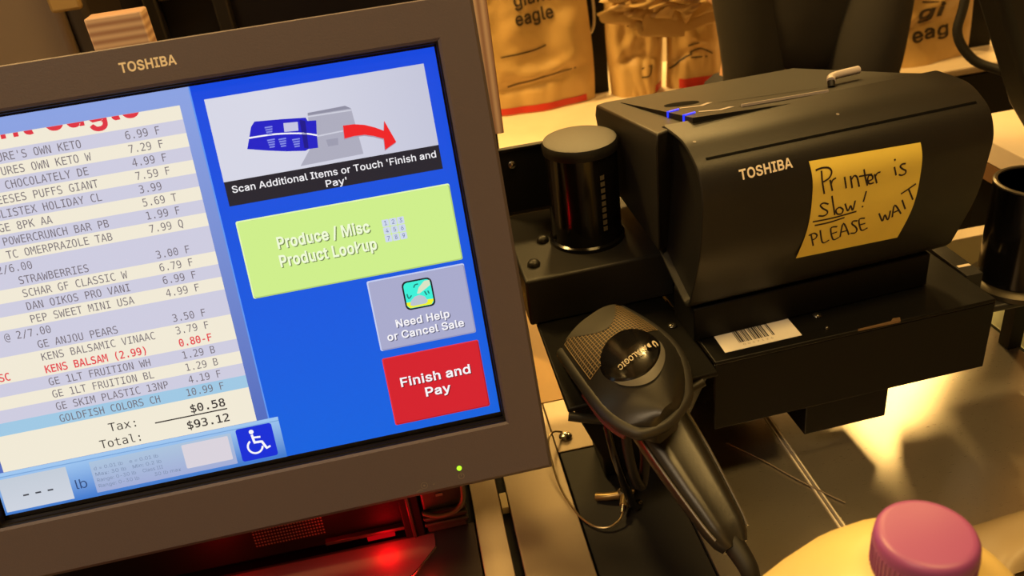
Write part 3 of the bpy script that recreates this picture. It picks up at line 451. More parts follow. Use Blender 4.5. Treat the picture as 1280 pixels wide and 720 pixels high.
for k, nm, pr in rows:
    red = k == 16; mm = RRED if red else RTX; bo = 0.03 if red else 0.006
    x0 = 45 if k > 8 else 42.6
    put(q, mono2d(nm, x0, 3.28, rowy(k)+2.2, 4.5, bo), 0.32, mm)
    pu = 122.3 - 3.28*(1 if k == 20 else 0) + max(0, 7-k)*0.0
    put(q, mono2d(pr, pu, 3.28, rowy(k)+1.9, 4.5, bo), 0.32, mm)
put(q, mono2d('@ 2/6.00', 28.5, 3.3, rowy(8)+2.2, 4.5), 0.32, RTX); put(q, mono2d('@ 2/7.00', 28.5, 3.3, rowy(13)+2.2, 4.5), 0.32, RTX)
put(q, mono2d('SC', 19.0, 3.3, rowy(16)+2.2, 4.5, 0.03), 0.32, RRED)
put(q, mono2d('Tax:', 70.5, 4.4, 189.6, 5.2, 0.012), 0.32, RTD); put(q, mono2d('Total:', 63.0, 4.25, 199.0, 5.2, 0.012), 0.32, RTD)
put(q, mono2d('$0.58', 118.8, 4.3, 188.0, 4.9, 0.02), 0.32, RTD); put(q, mono2d('$93.12', 114.6, 4.35, 197.8, 4.9, 0.02), 0.32, RTD); put(q, rect2d(97.3, 189.5, 140.4, 190.3), 0.32, RTD)
# lower edge of the red store logo, cut by the top of the receipt
def clip(g, top):
    vs, fs = g; return [(u, max(v, top)) for u, v in vs], fs
vs, fs = text2d('giant eagle', 28, 133.5, 11.2, 15.0, 0.05)
fs = [f for f in fs if max(vs[i][1] for i in f) > 9.35]
put(q, clip((vs, fs), 9.35), 0.32, LOGO)
obj('receipt_list', q, dsp, fix=False, label='scrolled receipt list of groceries')
# instruction banner
q = MB(); put(q, rect2d(169.6, 8.4, 296.2, 70.3), 0.2, UBLK); put(q, rect2d(169.6, 8.4, 296.2, 56.0), 0.25, glow('ui_picture', (214, 215, 230), 1, (196, 198, 218), 0, 0.3, 1.0))
put(q, ([(214.4, 54.4), (251.7, 53.6), (249.8, 26.7), (246.8, 24.7), (224.9, 25.2), (222.6, 44.7)], [(0, 1, 2, 3, 4, 5)]), 0.3, U('box_grey', (172, 172, 190)))
put(q, ([(224.9, 25.2), (246.8, 24.7), (249.8, 26.7), (224.6, 26.6)], [(0, 1, 2, 3)]), 0.35, U('box_top', (142, 142, 162)))
put(q, ([(224.6, 26.9), (249.6, 27.3), (249.8, 28.1), (224.4, 27.7)], [(0, 1, 2, 3)]), 0.35, U('box_line', (205, 206, 220))); put(q, ([(227.5, 38.7), (243, 38.2), (243, 39.0), (227.5, 39.5)], [(0, 1, 2, 3)]), 0.35, U('box_line', (205, 206, 220)))
put(q, ([(232, 42), (239, 42), (238.4, 46), (232.4, 46)], [(0, 1, 2, 3)]), 0.35, U('box_shadow', (156, 156, 176)))
pk = [(194.3, 25.0), (208.4, 26.1), (223.2, 27.6), (223.9, 29.6), (228.8, 30.1), (227.5, 37.8), (226.6, 45.7), (220.9, 45.5), (219.2, 46.2), (208.1, 44.6), (197.2, 42.2), (186.9, 39.6), (191.8, 27.6)]
put(q, (pk, [tuple(range(13))]), 0.36, U('pack_blue', (28, 30, 196)))
put(q, stroke2d([(189.2, 33.6), (205, 34.0), (219.9, 36.2), (227.6, 38.6)], 0.9), 0.4, UW); put(q, ([(210.1, 28.6), (218.3, 29.2), (217.6, 34.2), (209.6, 33.6)], [(0, 1, 2, 3)]), 0.4, U('pack_label', (196, 198, 226)))
LT = U('pack_text', (130, 138, 226))
for a, c in ((199, 36.3), (199.2, 29.0), (205.4, 36.9), (213, 38.4)):
    for j in range(4): put(q, rect2d(a+0.15*j, c+1.35*j, a+4.4-0.3*j, c+0.8+1.35*j), 0.4, LT)
put(q, ([(219.5, 28.2), (222.6, 29.4), (221.2, 45.0), (218.8, 44.6)], [(0, 1, 2, 3)]), 0.4, U('pack_fold', (20, 18, 140)))
ar = [(243.3, 35.6), (249.8, 35.9), (255.7, 37.3), (261.4, 39.8), (266.0, 42.5), (267.3, 36.9), (271.9, 50.1), (264.6, 53.5), (265.1, 47.0), (259.7, 44.5), (254.6, 42.9), (248.5, 42.6), (242.6, 43.1)]
af = [(0, 1, 11, 12), (1, 2, 10, 11), (2, 3, 9, 10), (3, 4, 8, 9), (4, 5, 6), (4, 6, 7, 8)]
put(q, ([(u-0.4, v+0.6) for u, v in ar], af), 0.42, U('arrow_shadow', (170, 150, 170))); put(q, (ar, af), 0.46, U('arrow_red', (238, 34, 40)))
put(q, text2d("Scan Additional Items or Touch 'Finish and", 173.2, 293.6, 62.9, 3.9, 0.012), 0.3, UW); put(q, text2d("Pay'", 226.6, 239.0, 69.0, 3.9, 0.012), 0.3, UW)
obj('instruction_banner', q, dsp, fix=False, label='picture of a blue packet and red arrow over a black caption')
def button(name, r, cols, lines, rad=1.2, label=None):
    q = MB(); face, hi, sh = cols; u0, v0, u1, v1 = r
    put(q, rect2d(u0, v0, u1, v1, rad), 0.2, hi); put(q, rect2d(u0+0.9, v0+0.9, u1, v1, rad), 0.25, sh); put(q, rect2d(u0+1.0, v0+1.0, u1-0.8, v1-0.8, rad), 0.3, face)
    for s, a, c, base, cap, bo, tcol, tsh in lines:
        g = text2d(s, a, c, base, cap, bo)
        if tsh: put(q, ([(u+0.55, v+0.55) for u, v in g[0]], g[1]), 0.36, tsh)
        put(q, g, 0.42, tcol)
    return q
GSH = U('green_shade', (112, 130, 78))
q = button('produce', (170.7, 79.5, 298.2, 126.6), (U('lime', (206, 238, 140)), U('lime_hi', (228, 250, 176)), U('lime_sh', (176, 206, 116))), [('Produce / Misc', 191.5, 246.6, 99.6, 6.6, 0.06, U('lime_text', (240, 250, 216)), GSH), ('Product Lookup', 190.6, 248.6, 110.6, 6.6, 0.06, U('lime_text', (240, 250, 216)), GSH)])
KEY = U('key_face', (206, 216, 236)); KT = U('key_text', (88, 104, 150))
for i in range(9):
    c, r_ = i % 3, i//3; a = 254.2+4.6*c; d = 94.0+4.7*r_
    put(q, rect2d(a, d, a+4.2, d+4.3, 0.5), 0.42, KEY); put(q, text2d(str(i+1), a+1.4, a+2.9, d+3.4, 2.6), 0.46, KT)
obj('produce_button', q, dsp, fix=False, label='wide lime green touch button')
q = button('help', (238, 129, 298.2, 173.6), (U('help_grey', (168, 170, 204)), U('help_hi', (196, 206, 240)), U('help_sh', (146, 150, 190))), [('Need Help', 250.4, 283.8, 160.6, 4.6, 0.02, UW, U('help_shadow', (84, 86, 112))), ('or Cancel Sale', 243.6, 291.6, 168.0, 4.6, 0.02, UW, U('help_shadow', (84, 86, 112)))])
put(q, rect2d(258.3, 133.4, 276.9, 151.6, 3.2), 0.42, U('icon_edge', (14, 30, 34))); put(q, rect2d(259.3, 134.4, 275.9, 150.6, 2.6), 0.46, U('icon_cyan', (56, 240, 216))); put(q, ([(259.3, 146.6), (275.9, 147.2), (275.9, 148.2), (274.2, 150.4), (261, 150.4), (259.3, 148.4)], [(0, 1, 2, 3, 4, 5)]), 0.5, U('icon_yellow', (240, 244, 44)))
put(q, ([(261.3, 148.6), (262.2, 146.0), (264.8, 143.8), (268, 143.2), (271, 144.8), (272.4, 148.0), (271, 149.2), (263, 149.4)], [tuple(range(8))]), 0.54, U('icon_grey', (186, 196, 208)))
put(q, ([(266.6, 142.2), (268.4, 138.6), (272.4, 135.2), (275.6, 135.2), (275.6, 138.4), (271.6, 140.6), (268.2, 142.4)], [tuple(range(7))]), 0.54, U('icon_cream', (216, 226, 196)))
for s_ in ([(260.6, 141.3), (261.2, 144.2), (263.2, 142.6)], [(265.4, 138.2), (266.4, 136.6), (268.4, 136.4)], [(271.4, 141.6), (272.4, 144.2)], [(273.4, 141.6), (274.0, 143.6)]): put(q, stroke2d(s_, 0.8), 0.58, U('icon_mark', (20, 120, 112)))
obj('help_button', q, dsp, fix=False, label='grey touch button with a small cyan icon')
q = button('pay', (237.6, 178.4, 298.4, 222.6), (U('pay_red', (212, 30, 46)), U('pay_hi', (226, 44, 58)), U('pay_sh', (180, 22, 38))), [('Finish and', 246.0, 290.2, 198.6, 5.6, 0.022, UW, U('pay_shadow', (120, 14, 26))), ('Pay', 260.0, 276.0, 208.0, 5.6, 0.022, UW, U('pay_shadow', (120, 14, 26)))])
obj('pay_button', q, dsp, fix=False, label='red touch button')
# status bar with the weight and the access sign
q = MB(); put(q, rect2d(0, 201.4, 168.5, 228), 0.36, glow('ui_bar', (158, 198, 240), 1, (62, 122, 206), 2, 0.95, 0.05)); put(q, rect2d(0, 203.6, 168.5, 204.2), 0.4, U('bar_line', (120, 164, 216)))
put(q, rect2d(1.2, 205.4, 40.6, 226.3), 0.4, glow('ui_lbbox', (192, 202, 214), 1, (206, 212, 224), 2, 1, 0)); put(q, rect2d(54.2, 205.6, 138.6, 225.7), 0.4, glow('ui_info', (172, 198, 222), 1, (160, 172, 214), 2, 0.95, 0.1))
put(q, text2d('lb', 43.4, 49.9, 220.9, 6.0), 0.44, U('lb_text', (44, 72, 122)))
for a in (12.8, 19.9, 27.0): put(q, rect2d(a, 217.3, a+3.3, 218.3), 0.44, U('dash', (62, 66, 76)))
ITX = U('info_text', (122, 140, 172))
for s_, a, c, y in (('d = 0.01 lb', 56, 73, 211.4), ('e = 0.01 lb', 77, 94, 211.4), ('Max: 30 lb', 56, 74, 215.2), ('Min: 0.2 lb', 78, 95, 215.2), ('Range: 0-30 lb', 56, 79, 219.0), ('Class III', 83, 95, 219.0), ('Range: 0-30 lb', 56, 80, 222.8), ('30 lb max', 89, 105, 222.8)): put(q, text2d(s_, a, c, y, 2.2), 0.44, ITX)
put(q, rect2d(108.6, 207.0, 136.6, 222.4, 0.8), 0.46, U('blank_tile', (216, 210, 220)))
put(q, rect2d(141.8, 204.2, 163.6, 225.6, 1.6), 0.46, U('access_blue', (6, 44, 214)))
put(q, disc2d(150.9, 207.6, 1.45), 0.5, UW); put(q, stroke2d([(150.8, 209.4), (151.3, 214.4)], 1.5), 0.5, UW); put(q, stroke2d([(151, 211.4), (155.6, 211.8)], 1.2), 0.5, UW); put(q, stroke2d([(150.8, 214.6), (155.8, 214.9)], 1.5), 0.52, UW)
put(q, stroke2d([(155.6, 214.6), (157.6, 219.4)], 1.5), 0.5, UW); put(q, stroke2d([(157.2, 219.9), (160.2, 218.8)], 1.2), 0.52, UW); put(q, disc2d(151.2, 217.2, 5.0, 22, 3.8, 8, 238), 0.5, UW)
obj('status_bar', q, dsp, fix=False, label='pale blue bar with weight box and blue wheelchair sign')

# ------------------------------------------------------------------ black bracket (tray) that carries the printer
tr = thing('mounting_bracket', 'black sheet steel bracket carrying the receipt printer above the counter', 'bracket', (275, 490, CZ))
TY = math.radians(2.2)
def tp(u, v, z): return (172+u*math.cos(TY)-v*math.sin(TY), 441+u*math.sin(TY)+v*math.cos(TY), z)
def tbox(mb, u0, u1, v0, v1, z0, z1, m): return mb.hexa([tp(u0, v0, z0), tp(u1, v0, z0), tp(u1, v1, z0), tp(u0, v1, z0), tp(u0, v0, z1), tp(u1, v0, z1), tp(u1, v1, z1), tp(u0, v1, z1)], m)
obj('bracket_plate', tbox(MB(), 0, 210, 0, 190, -348, -345, BLACKS), tr, bevel=0.8)
obj('front_skirt', tbox(MB(), 0, 210, 0.3, 3, -404, -348.2, BLACKS), tr, bevel=0.5)
obj('side_skirt', tbox(MB(), 207, 210, 3.2, 40, -404, -348.2, BLACKS), tr, bevel=0.5)
obj('hanging_box', tbox(MB(), 72, 137, 4, 50, -433, -349, BLACKS), tr, bevel=0.8)
obj('rear_leg', tbox(MB(), 10, 90, 120, 170, CZ+0.8, -349, BLACKS), tr, bevel=0.8)
obj('worn_edge', MB().add([tp(104, -0.3, -344.7), tp(136, -0.3, -344.7), tp(138, 3.5, -344.7), tp(133, 4.2, -344.7), tp(130, 1.6, -344.7), tp(105, 0.9, -344.7)], [(0, 1, 2, 3, 4, 5)], mat('bare_edge_metal', (130, 104, 76), 0.45, 0.5)).add([tp(104, -0.3, -344.7), tp(136, -0.3, -344.7), tp(136, -0.3, -346.2), tp(104, -0.3, -345.6)], [(3, 2, 1, 0)], mat('bare_edge_metal', (130, 104, 76), 0.45, 0.5)), tr, fix=False, label='scuffed bare patch on the front edge')
for (a, b_) in ((13, 48), (88, 26), (86, 9)): p = tp(a, b_, -345); screw(p[0], p[1], -345, 3.2 if b_ > 20 else 1.8, 2.4, tr, m=mat('dark_screw', (90, 88, 84), 0.25, 0.9))
# barcode label
lb = MB()
def bp(u, v): return (182.3+u-0.0*v, 448.6+36-v+0.045*u, -344.6)
lb.add([bp(0, 0), bp(56.5, 0), bp(56.5, 35.5), bp(0, 35.5)], [(3, 2, 1, 0)], PAPERL).add([(x, y, -344.95) for x, y, z in (bp(0, 0), bp(56.5, 0), bp(56.5, 35.5), bp(0, 35.5))], [(0, 1, 2, 3)], PAPERL)
lb.add([(*bp(u, v)[:2], -344.45) for u, v in text2d('Support Access', 12, 41, 7.4, 3.2, 0.02)[0]], text2d('Support Access', 12, 41, 7.4, 3.2, 0.02)[1], INK)
rnd = random.Random(4); u = 13.2; pat = [1, 1, 2, 1, 3, 1, 1, 2, 1, 1, 2, 1, 1, 1, 2, 3, 1, 1, 2, 1, 1, 1, 3, 1, 2, 1, 1, 2, 2, 1, 1, 1, 2, 3, 1, 1, 2, 1]
for i, w in enumerate(pat):
    if i % 2 == 0: vs, fs = rect2d(u, 9.6, u+w*0.46, 28.5); lb.add([(*bp(a, c)[:2], -344.45) for a, c in vs], fs, INK)
    u += w*0.46 + (1.2 if i == 33 else 0)
gtx = text2d('0 0 4 7 1 2 6', 15, 37, 32.2, 2.0); lb.add([(*bp(a, c)[:2], -344.45) for a, c in gtx[0]], gtx[1], mat('grey_ink', (150, 140, 124), 0.6))
obj('barcode_label', lb, None, fix=False, label='white barcode label stuck on the black bracket below the printer', cat='label')

# ------------------------------------------------------------------ receipt printer
PY = math.radians(4)
def pl(u, v, z): return (165+u*math.cos(PY)-v*math.sin(PY), 444+u*math.sin(PY)+v*math.cos(PY), z)
prn = thing('receipt_printer', 'bulky black receipt printer with rounded front cover and two blue lights', 'printer', (270, 540, -345))
FR = [(60, -196), (32, -196), (17, -201), (6, -209), (0, -223), (1, -240), (6, -270), (22, -312)]
BKc = [(22, -312), (28, -317), (38, -315), (80, -294), (104, -272), (104, -240), (92, -214), (60, -196)]
fc = [tuple(p[:2]) for p in spline([(a, b_, 0) for a, b_ in FR], 8)]; bc = [tuple(p[:2]) for p in spline([(a, b_, 0) for a, b_ in BKc], 5)]
prof = fc + bc[1:-1]
cen = (48, -252)
def sc_(P, k): return [(cen[0]+(a-cen[0])*k, cen[1]+(b_-cen[1])*k) for a, b_ in P]
cv = MB(); R_ = []
for u_, k in ((6, 0.84), (6, 0.93), (0.4, 0.955), (0, 0.965), (0, 0.978), (0.5, 0.995), (1.6, 1.0), (197.5, 1.0), (199.2, 0.993), (200, 0.97), (199.6, 0.9)):
    R_.append([pl(u_, a, c) for a, c in sc_(prof, k)])
cv.loft(R_, BLACKP)
cover = obj('front_cover', cv, prn, ang=24)
Sarc = [0]
for i in range(1, len(fc)): Sarc.append(Sarc[-1] + math.hypot(fc[i][0]-fc[i-1][0], fc[i][1]-fc[i-1][1]))
def onface(u_, s_, off=0.0):
    i = max(0, min(len(fc)-2, next((k for k in range(len(fc)-1) if Sarc[k+1] >= s_), len(fc)-2)))
    t = (s_-Sarc[i])/(Sarc[i+1]-Sarc[i]); a = fc[i]; c = fc[i+1]; dv, dz = c[0]-a[0], c[1]-a[1]; l = math.hypot(dv, dz)
    nv, nz = dz/l, -dv/l
    return pl(u_, a[0]+dv*t+nv*off, a[1]+dz*t+nz*off)
obj('end_dish', MB().loft([[pl(4.6, a, c) for a, c in sc_(prof, 0.935)], [pl(6.5, a, c) for a, c in sc_(prof, 0.92)]], mat('dish_black', (17, 16, 15), 0.5)), cover)
gr = MB().grid(lambda a, c: onface(7.5+185*a, 48.6+1.9*c, 0.3), 12, 2, mat('seam_black', (4, 4, 4), 0.9, spec=0.1)); obj('cover_seam', gr, cover, fix=False)
br = MB(); vs, fs = text2d('TOSHIBA', 25.0, 60.0, 66.9, 5.9, 0.06); br.add([onface(a, c-0.03*(a-25), 0.3) for a, c in vs], fs, BRAND); obj('brand_lettering', br, cover, fix=False, label='silver brand lettering')
dt = MB()
for a, c in ((102.4, 35.9), (6.5, 34)):
    dt = MB(); vs, fs = disc2d(a, c, 1.1, 12); dt.add([onface(p, r, 0.2) for p, r in vs], fs, DIMPRINT); obj('rivet', dt, cover, fix=False)
# body behind the cover; its top falls away to the rear
def tz(y, off=0): return -193 - (y-478)*0.19 + off
bd = MB()
def bcol(x, y, z): return (x, y, z)
bot = -342
outl = [(150.5, 487), (168, 502), (345, 514), (371, 520), (360, 560), (332, 672), (160, 662), (151, 655)]
low = [(157, 510), (172, 520), (345, 528), (358, 534), (350, 560), (328, 660), (166, 652), (156, 646)]
bd.loft([[(x, y, -292) for x, y in low], [(x, y, tz(y)-9) for x, y in outl], [(x+(1.2 if x < 250 else -1.2), y+(1 if y < 560 else -1), tz(y)) for x, y in outl]], BLACKP)
body = obj('body', bd, prn, bevel=1.5)
# raised lid on the top, its left flank wedge-shaped
def lift(y, x=170): return 0.3 + 5.0*max(0, min(1, (642-y)/144))*max(0.0, 1-(x-168)/120)
LQ = ((170, 642), (178.5, 498), (345, 510), (322, 655))
def lq(a, c): return tuple((1-a)*((1-c)*LQ[0][k]+c*LQ[1][k]) + a*((1-c)*LQ[3][k]+c*LQ[2][k]) for k in (0, 1))
ld_ = MB(); ld_.grid(lambda a, c: (*lq(a, c), tz(lq(a, c)[1])+lift(lq(a, c)[1], lq(a, c)[0])), 30, 24, BLACKP)
ld_.grid(lambda a, c: (*lq(0, c), tz(lq(0, c)[1])-3+a*(3+lift(lq(0, c)[1], lq(0, c)[0]))), 1, 24, BLACKP)
ld_.grid(lambda a, c: (*lq(a, 1), tz(lq(a, 1)[1])-3+c*(3+lift(lq(a, 1)[1], lq(a, 1)[0]))), 30, 1, BLACKP)
lid = obj('top_lid', ld_, prn, fix=False)
def lt(x, y, off=0.15): return (x, y, tz(y)+lift(y, x)+off)
def ltpoly(mb, P, m, off=0.2): mb.add([lt(x, y, off) for x, y in P], [tuple(range(len(P)))], m)
hl = MB(); ltpoly(hl, [(197+13*math.cos(a*math.pi/12), 573+11*math.sin(a*math.pi/12)) for a in range(24)], mat('hole_black', (3, 3, 3), 0.9, spec=0.1), 0.3); obj('oval_hole', hl, lid, fix=False)
BLU = glow('blue_led', (34, 52, 255), 1.5)
for k, (x, y) in enumerate(((174.2, 540), (176.4, 512))):
    e = MB(); z0 = tz(y)+lift(y)
    xe = 170 + (642-y)/144*8.5
    e.box(xe-0.7, xe+0.9, y-0.8, y+0.8, tz(y)-2.5, z0+0.35, BLU).hexa([(xe-0.7, y-0.8, z0-0.3), (xe+8.5, y+1.6, z0-0.3), (xe+8.5, y+3.2, z0-0.3), (xe-0.7, y+0.8, z0-0.3), (xe-0.7, y-0.8, z0+0.35), (xe+8.5, y+1.6, z0+0.35), (xe+8.5, y+3.2, z0+0.35), (xe-0.7, y+0.8, z0+0.35)], BLU)
    obj('blue_light', e, prn, label='glowing blue bracket shaped light')
GM = mat('grey_marking', (196, 186, 184), 0.4)
for P in ([(188, 551), (203, 548.6), (213, 558)], [(191, 521), (204, 516), (215, 523)]):
    e = MB(); vs, fs = stroke2d(P, 4.2, 1); e.add([lt(x, y, 0.25) for x, y in vs], fs, GM); obj('lid_marking', e, lid, fix=False)
e = MB(); vs, fs = stroke2d([(217, 553), (290, 550)], 1.6, 1); e.add([lt(x, y, 0.25) for x, y in vs], fs, DARKV)
vs, fs = stroke2d([(219, 517.5), (286, 529)], 5.5, 1); e.add([lt(x, y, 0.2) for x, y in vs], fs, DARKV); obj('paper_slot', e, lid, fix=False)
e = MB(); vs, fs = stroke2d([(219, 516), (286, 527)], 1.3, 1); e.prism([lt(x, y, 0.2) for x, y in (vs[0], vs[1], vs[3], vs[2])], (0, 0, 1.8), GM); obj('tear_bar', e, lid, label='pale tear bar')
e = MB(); e.tube([lt(299, 548, 4), lt(305, 556, 6), lt(327, 562, 6.5)], 3.0, GM, 12); e.tube([lt(298, 545, 0), lt(299, 548, 4)], 2.6, DARKV, 10, 1); obj('lever', e, lid, label='pale grey plastic lever')
e = MB(); vs, fs = stroke2d([(301, 520), (318, 506)], 0.8, 1); e.add([lt(x, y, 0.3) for x, y in vs], fs, GM); obj('lid_seam', e, lid, fix=False)
obj('rear_foot', MB().loft([[(180, 540, -344.8), (344, 545, -344.8), (326, 640, -344.8), (180, 636, -344.8)], [(180, 540, -293), (344, 545, -293), (326, 640, -293), (180, 636, -293)]], BLACKS), prn)
bs = MB(); bs.loft([[pl(u_, v_, -344.8) for u_, v_ in ((4, 24), (186, 24), (186, 60), (4, 60))], [pl(u_, v_, -318) for u_, v_ in ((4, 24), (186, 24), (186, 60), (4, 60))]], BLACKS)
obj('base', bs, prn, bevel=1.2)
# sticky note
nt_ = MB()
def npt(u_, v_, off, bul=3.4): 
    curl = 1.2*max(0, v_-40)**2/1300 + 0.25
    return onface(70.8+u_ + bul*math.sin(v_/76*math.pi), 66+v_*0.975+(0.04*(u_-38) if bul else 0), off+curl)
nt_.grid(lambda a, c: npt(76*a, 75.5*c, 0.12), 12, 24, NOTEY)
nt_.grid(lambda a, c: npt(76*a, 75.5*(1-c), -0.08), 12, 24, NOTEY)
def nput(P, w):
    vs, fs = stroke2d(P, w, 5); nt_.add([npt(a, c/0.975, 0.3, 0) for a, c in vs], fs, PURPLEINK)
NOTE = [[(7.4,5.7),(8.2,12.7),(11.0,22.4)],[(3.6,4.7),(8.1,4.1),(12.5,5.0),(14.3,8.0),(12.6,11.6),(8.5,13.4)],[(13.5,12.9),(16.4,21.5)],[(14.6,16.3),(15.4,13.5),(17.6,12.5)],[(23.4,13.0),(26.0,21.8)],[(27.5,13.3),(30.3,22.6)],[(28.4,16.4),(30.1,13.8),(32.4,15.4),(35.2,22.8)],[(36.5,10.7),(38.6,17.5),(41.1,23.3)],[(33.6,15.0),(42.8,15.4)],[(40.7,20.2),(43.7,19.1),(43.0,16.5),(40.8,16.0),(40.3,18.7),(42.2,22.2),(45.3,22.1)],[(44.5,15.8),(47.6,23.1)],[(45.4,18.2),(46.4,15.6),(48.6,15.2)],[(58.0,13.7),(60.6,20.3)],[(57.6,8.4),(58.1,9.5)],[(65.9,13.1),(63.3,13.0),(62.3,14.4),(64.4,16.6),(66.9,18.3),(67.0,20.5),(64.6,21.2),(62.4,20.1)],[(15.1,30.9),(11.5,29.2),(9.4,30.4),(11.5,33.2),(14.8,35.8),(15.1,38.1),(12.8,39.2),(9.1,38.2)],[(16.6,25.1),(21.0,40.5)],[(23.5,35.1),(21.2,36.6),(22.6,40.0),(25.7,40.5),(26.3,37.6),(23.5,35.1)],[(27.0,33.3),(30.0,39.5),(31.3,35.9),(33.5,39.8),(34.1,32.7)],[(41.0,27.3),(40.2,35.1)],[(40.0,38.2),(40.6,39.3)],[(5.7,42.0),(19.7,42.5),(36.5,41.5)],[(7.7,45.4),(18.1,45.5),(28.6,44.3)],[(6.2,51.8),(10.5,63.5)],[(4.8,52.9),(8.4,51.9),(11.0,54.2),(10.4,57.0),(7.8,57.6)],[(12.5,50.4),(16.9,62.3),(21.5,61.4)],[(24.8,50.7),(20.2,51.0),(24.4,61.7),(28.5,60.9)],[(22.0,56.0),(25.7,55.4)],[(29.2,61.1),(28.7,49.0),(35.7,60.8)],[(29.1,56.6),(33.3,56.2)],[(39.0,49.7),(35.8,49.1),(35.5,51.3),(38.7,54.5),(40.7,57.8),(39.9,60.3),(36.4,59.6)],[(44.2,48.8),(40.0,49.2),(44.2,59.1),(48.5,58.1)],[(41.8,53.8),(45.6,53.5)],[(54.0,47.4),(58.5,55.0),(58.8,49.9),(62.5,55.0),(62.3,47.3)],[(65.2,53.6),(64.4,43.5),(71.3,52.2)],[(65.3,49.6),(69.0,48.5)],[(69.1,40.6),(73.5,48.9)],[(67.1,35.6),(71.8,33.1),(76.8,30.2)],[(72.2,33.2),(77.4,42.4)]]
for P in NOTE: nput(P, 1.15)
obj('sticky_note', nt_, None, fix=False, label='yellow square handwritten note stuck on the front of the black printer', cat='note')

# ------------------------------------------------------------------ short capped pole on its box
pm = thing('pole_base', 'short glossy black capped pole on a black box left of the printer', 'pole', (118, 585, -345))
obj('box', MB().loft([[(61, 529, -345.8), (176, 534, -345.8), (176, 646, -345.8), (60, 646, -345.8)], [(61, 529, -307), (176, 534, -307), (176, 646, -307), (60, 646, -307)]], BLACKP), pm, bevel=2)
obj('pole', MB().lathe((121, 582, -307), [(29.5, 0), (29.5, 3), (27.4, 4), (27.2, 74)], GLOSSB, 56), pm)
obj('pole_cap', MB().lathe((121, 582, -233.2), [(28.2, 0), (28.6, 3), (28.6, 6), (27.4, 8.2), (24, 8.8), (0.1, 8.8)], BLACKP, 56), pm)
tg = MB()  # illegible print and the pole's vertical glint, painted as silver patches
for i in range(9):
    z = -246-5.2*i
    a0 = -1.30
    tg.grid(lambda a, c: (121+27.75*math.cos(a0+0.13*a), 582+27.75*math.sin(a0+0.13*a), z-3.6*c), 4, 2, mat('silver_print_glint', (120, 112, 96), 0.25, 0.4))
obj('print_glint_strip', tg, pm, fix=False, label='silver patches for illegible print and a vertical glint')
obj('back_plate', MB().box(60, 150, 647, 650, -306, -249, BLACKS).box(60, 150, 645, 651, -250.5, -248, BLACKS), pm, bevel=0.5)
e = MB().lathe((76, 646, -262), [(3.4, 0), (3.2, 1.2), (1.5, 2.4), (0, 2.5)], CHROME, 16, (0, -1, 0)); obj('screw', e, pm)
for x, y in ((72, 552), (86, 588)): screw(x, y, -307, 5, 4.5, pm, m=BLACKP)

# ------------------------------------------------------------------ scanner cradle and handheld scanner
cr = thing('scanner_cradle', 'black steel cradle under the handheld scanner left of the barcode label', 'cradle', (118, 480, CZ))
obj('cradle_top', MB().loft([[(66, 425, -350), (171, 432, -350), (162, 640, -350), (66, 640, -350)], [(66, 425, -346), (171, 432, -346), (162, 640, -346), (66, 640, -346)]], BLACKS), cr, bevel=1.2)
obj('cradle_box', MB().loft([[(96, 470, CZ+0.3), (140, 472, CZ+0.3), (140, 505, CZ+0.3), (96, 505, CZ+0.3)], [(92, 452, -420), (150, 456, -420), (150, 526, -420), (92, 526, -420)], [(70, 434, -352), (168, 440, -352), (168, 526, -351), (70, 526, -351)]], BLACKS), cr, bevel=1)
obj('cradle_lip', MB().tube([(66, 425, -352), (84, 421, -356), (104, 423, -362), (122, 428, -360), (146, 429, -355), (160, 431, -351)], 3.2, BLACKP, 10), cr)
screw(160, 494, -346, 3.5, 2.5, cr, m=mat('dark_screw', (90, 88, 84), 0.25, 0.9))
hs = thing('handheld_scanner', 'black handheld barcode scanner with gridded grip and shiny badge', 'barcode scanner', (118, 430, -346))
NM = Vector((99, 490, 0)); DA = Vector((0.15, -0.989, 0)); DB = Vector((0.885, 0.465, 0)); HL = 118
def hw(a):   # half width along the head, a = 0 nose .. 1 rear
    return 28 + 4.5*math.sin(min(1, a/0.62)*math.pi/2) if a < 0.62 else 32.5*math.sqrt(max(0.0, 1-((a-0.62)/0.40)**2))
def zt(a): return -322 + 12*math.sin(min(1, a*1.25)*math.pi/2) - 26*max(0, a-0.55)**1.6
def zl(a): return zt(a) - 15 - 9*a
def hd(a, b_, z): return tuple(NM + DA*(a*HL) + DB*b_ + Vector((0, 0, z+0.13*b_+1.5)))
def top(a, b_, off=0.0):     # b_ from -1 to 1 over the crowned top
    k = 1-0.0*a; return hd(a, b_*hw(a), zt(a) - 9*abs(b_)**2.6 + off)
AA = [0, 0.015, 0.05, 0.12, 0.2, 0.3, 0.4, 0.5, 0.6, 0.68, 0.76, 0.83, 0.89, 0.94, 0.975, 1.0]
rings = []
for a in AA:
    w = hw(a)*(0.94 if a == 0 else 1); ring_ = []
    for i in range(17): bb = -1+2*i/16; ring_.append(hd(a, bb*w, zt(a)-9*abs(bb)**2.6 - (2.5 if a == 0 else 0)))
    for i in range(9): bb = 1-2*i/8; ring_.append(hd(a, bb*w*0.72, zl(a)+ (2 if a == 0 else 0)))
    rings.append(ring_)
head = obj('head', MB().loft(rings, mat('black_scanner_plastic', (31, 30, 28), 0.36, bump=0.06, bscale=900)), hs, ang=50)
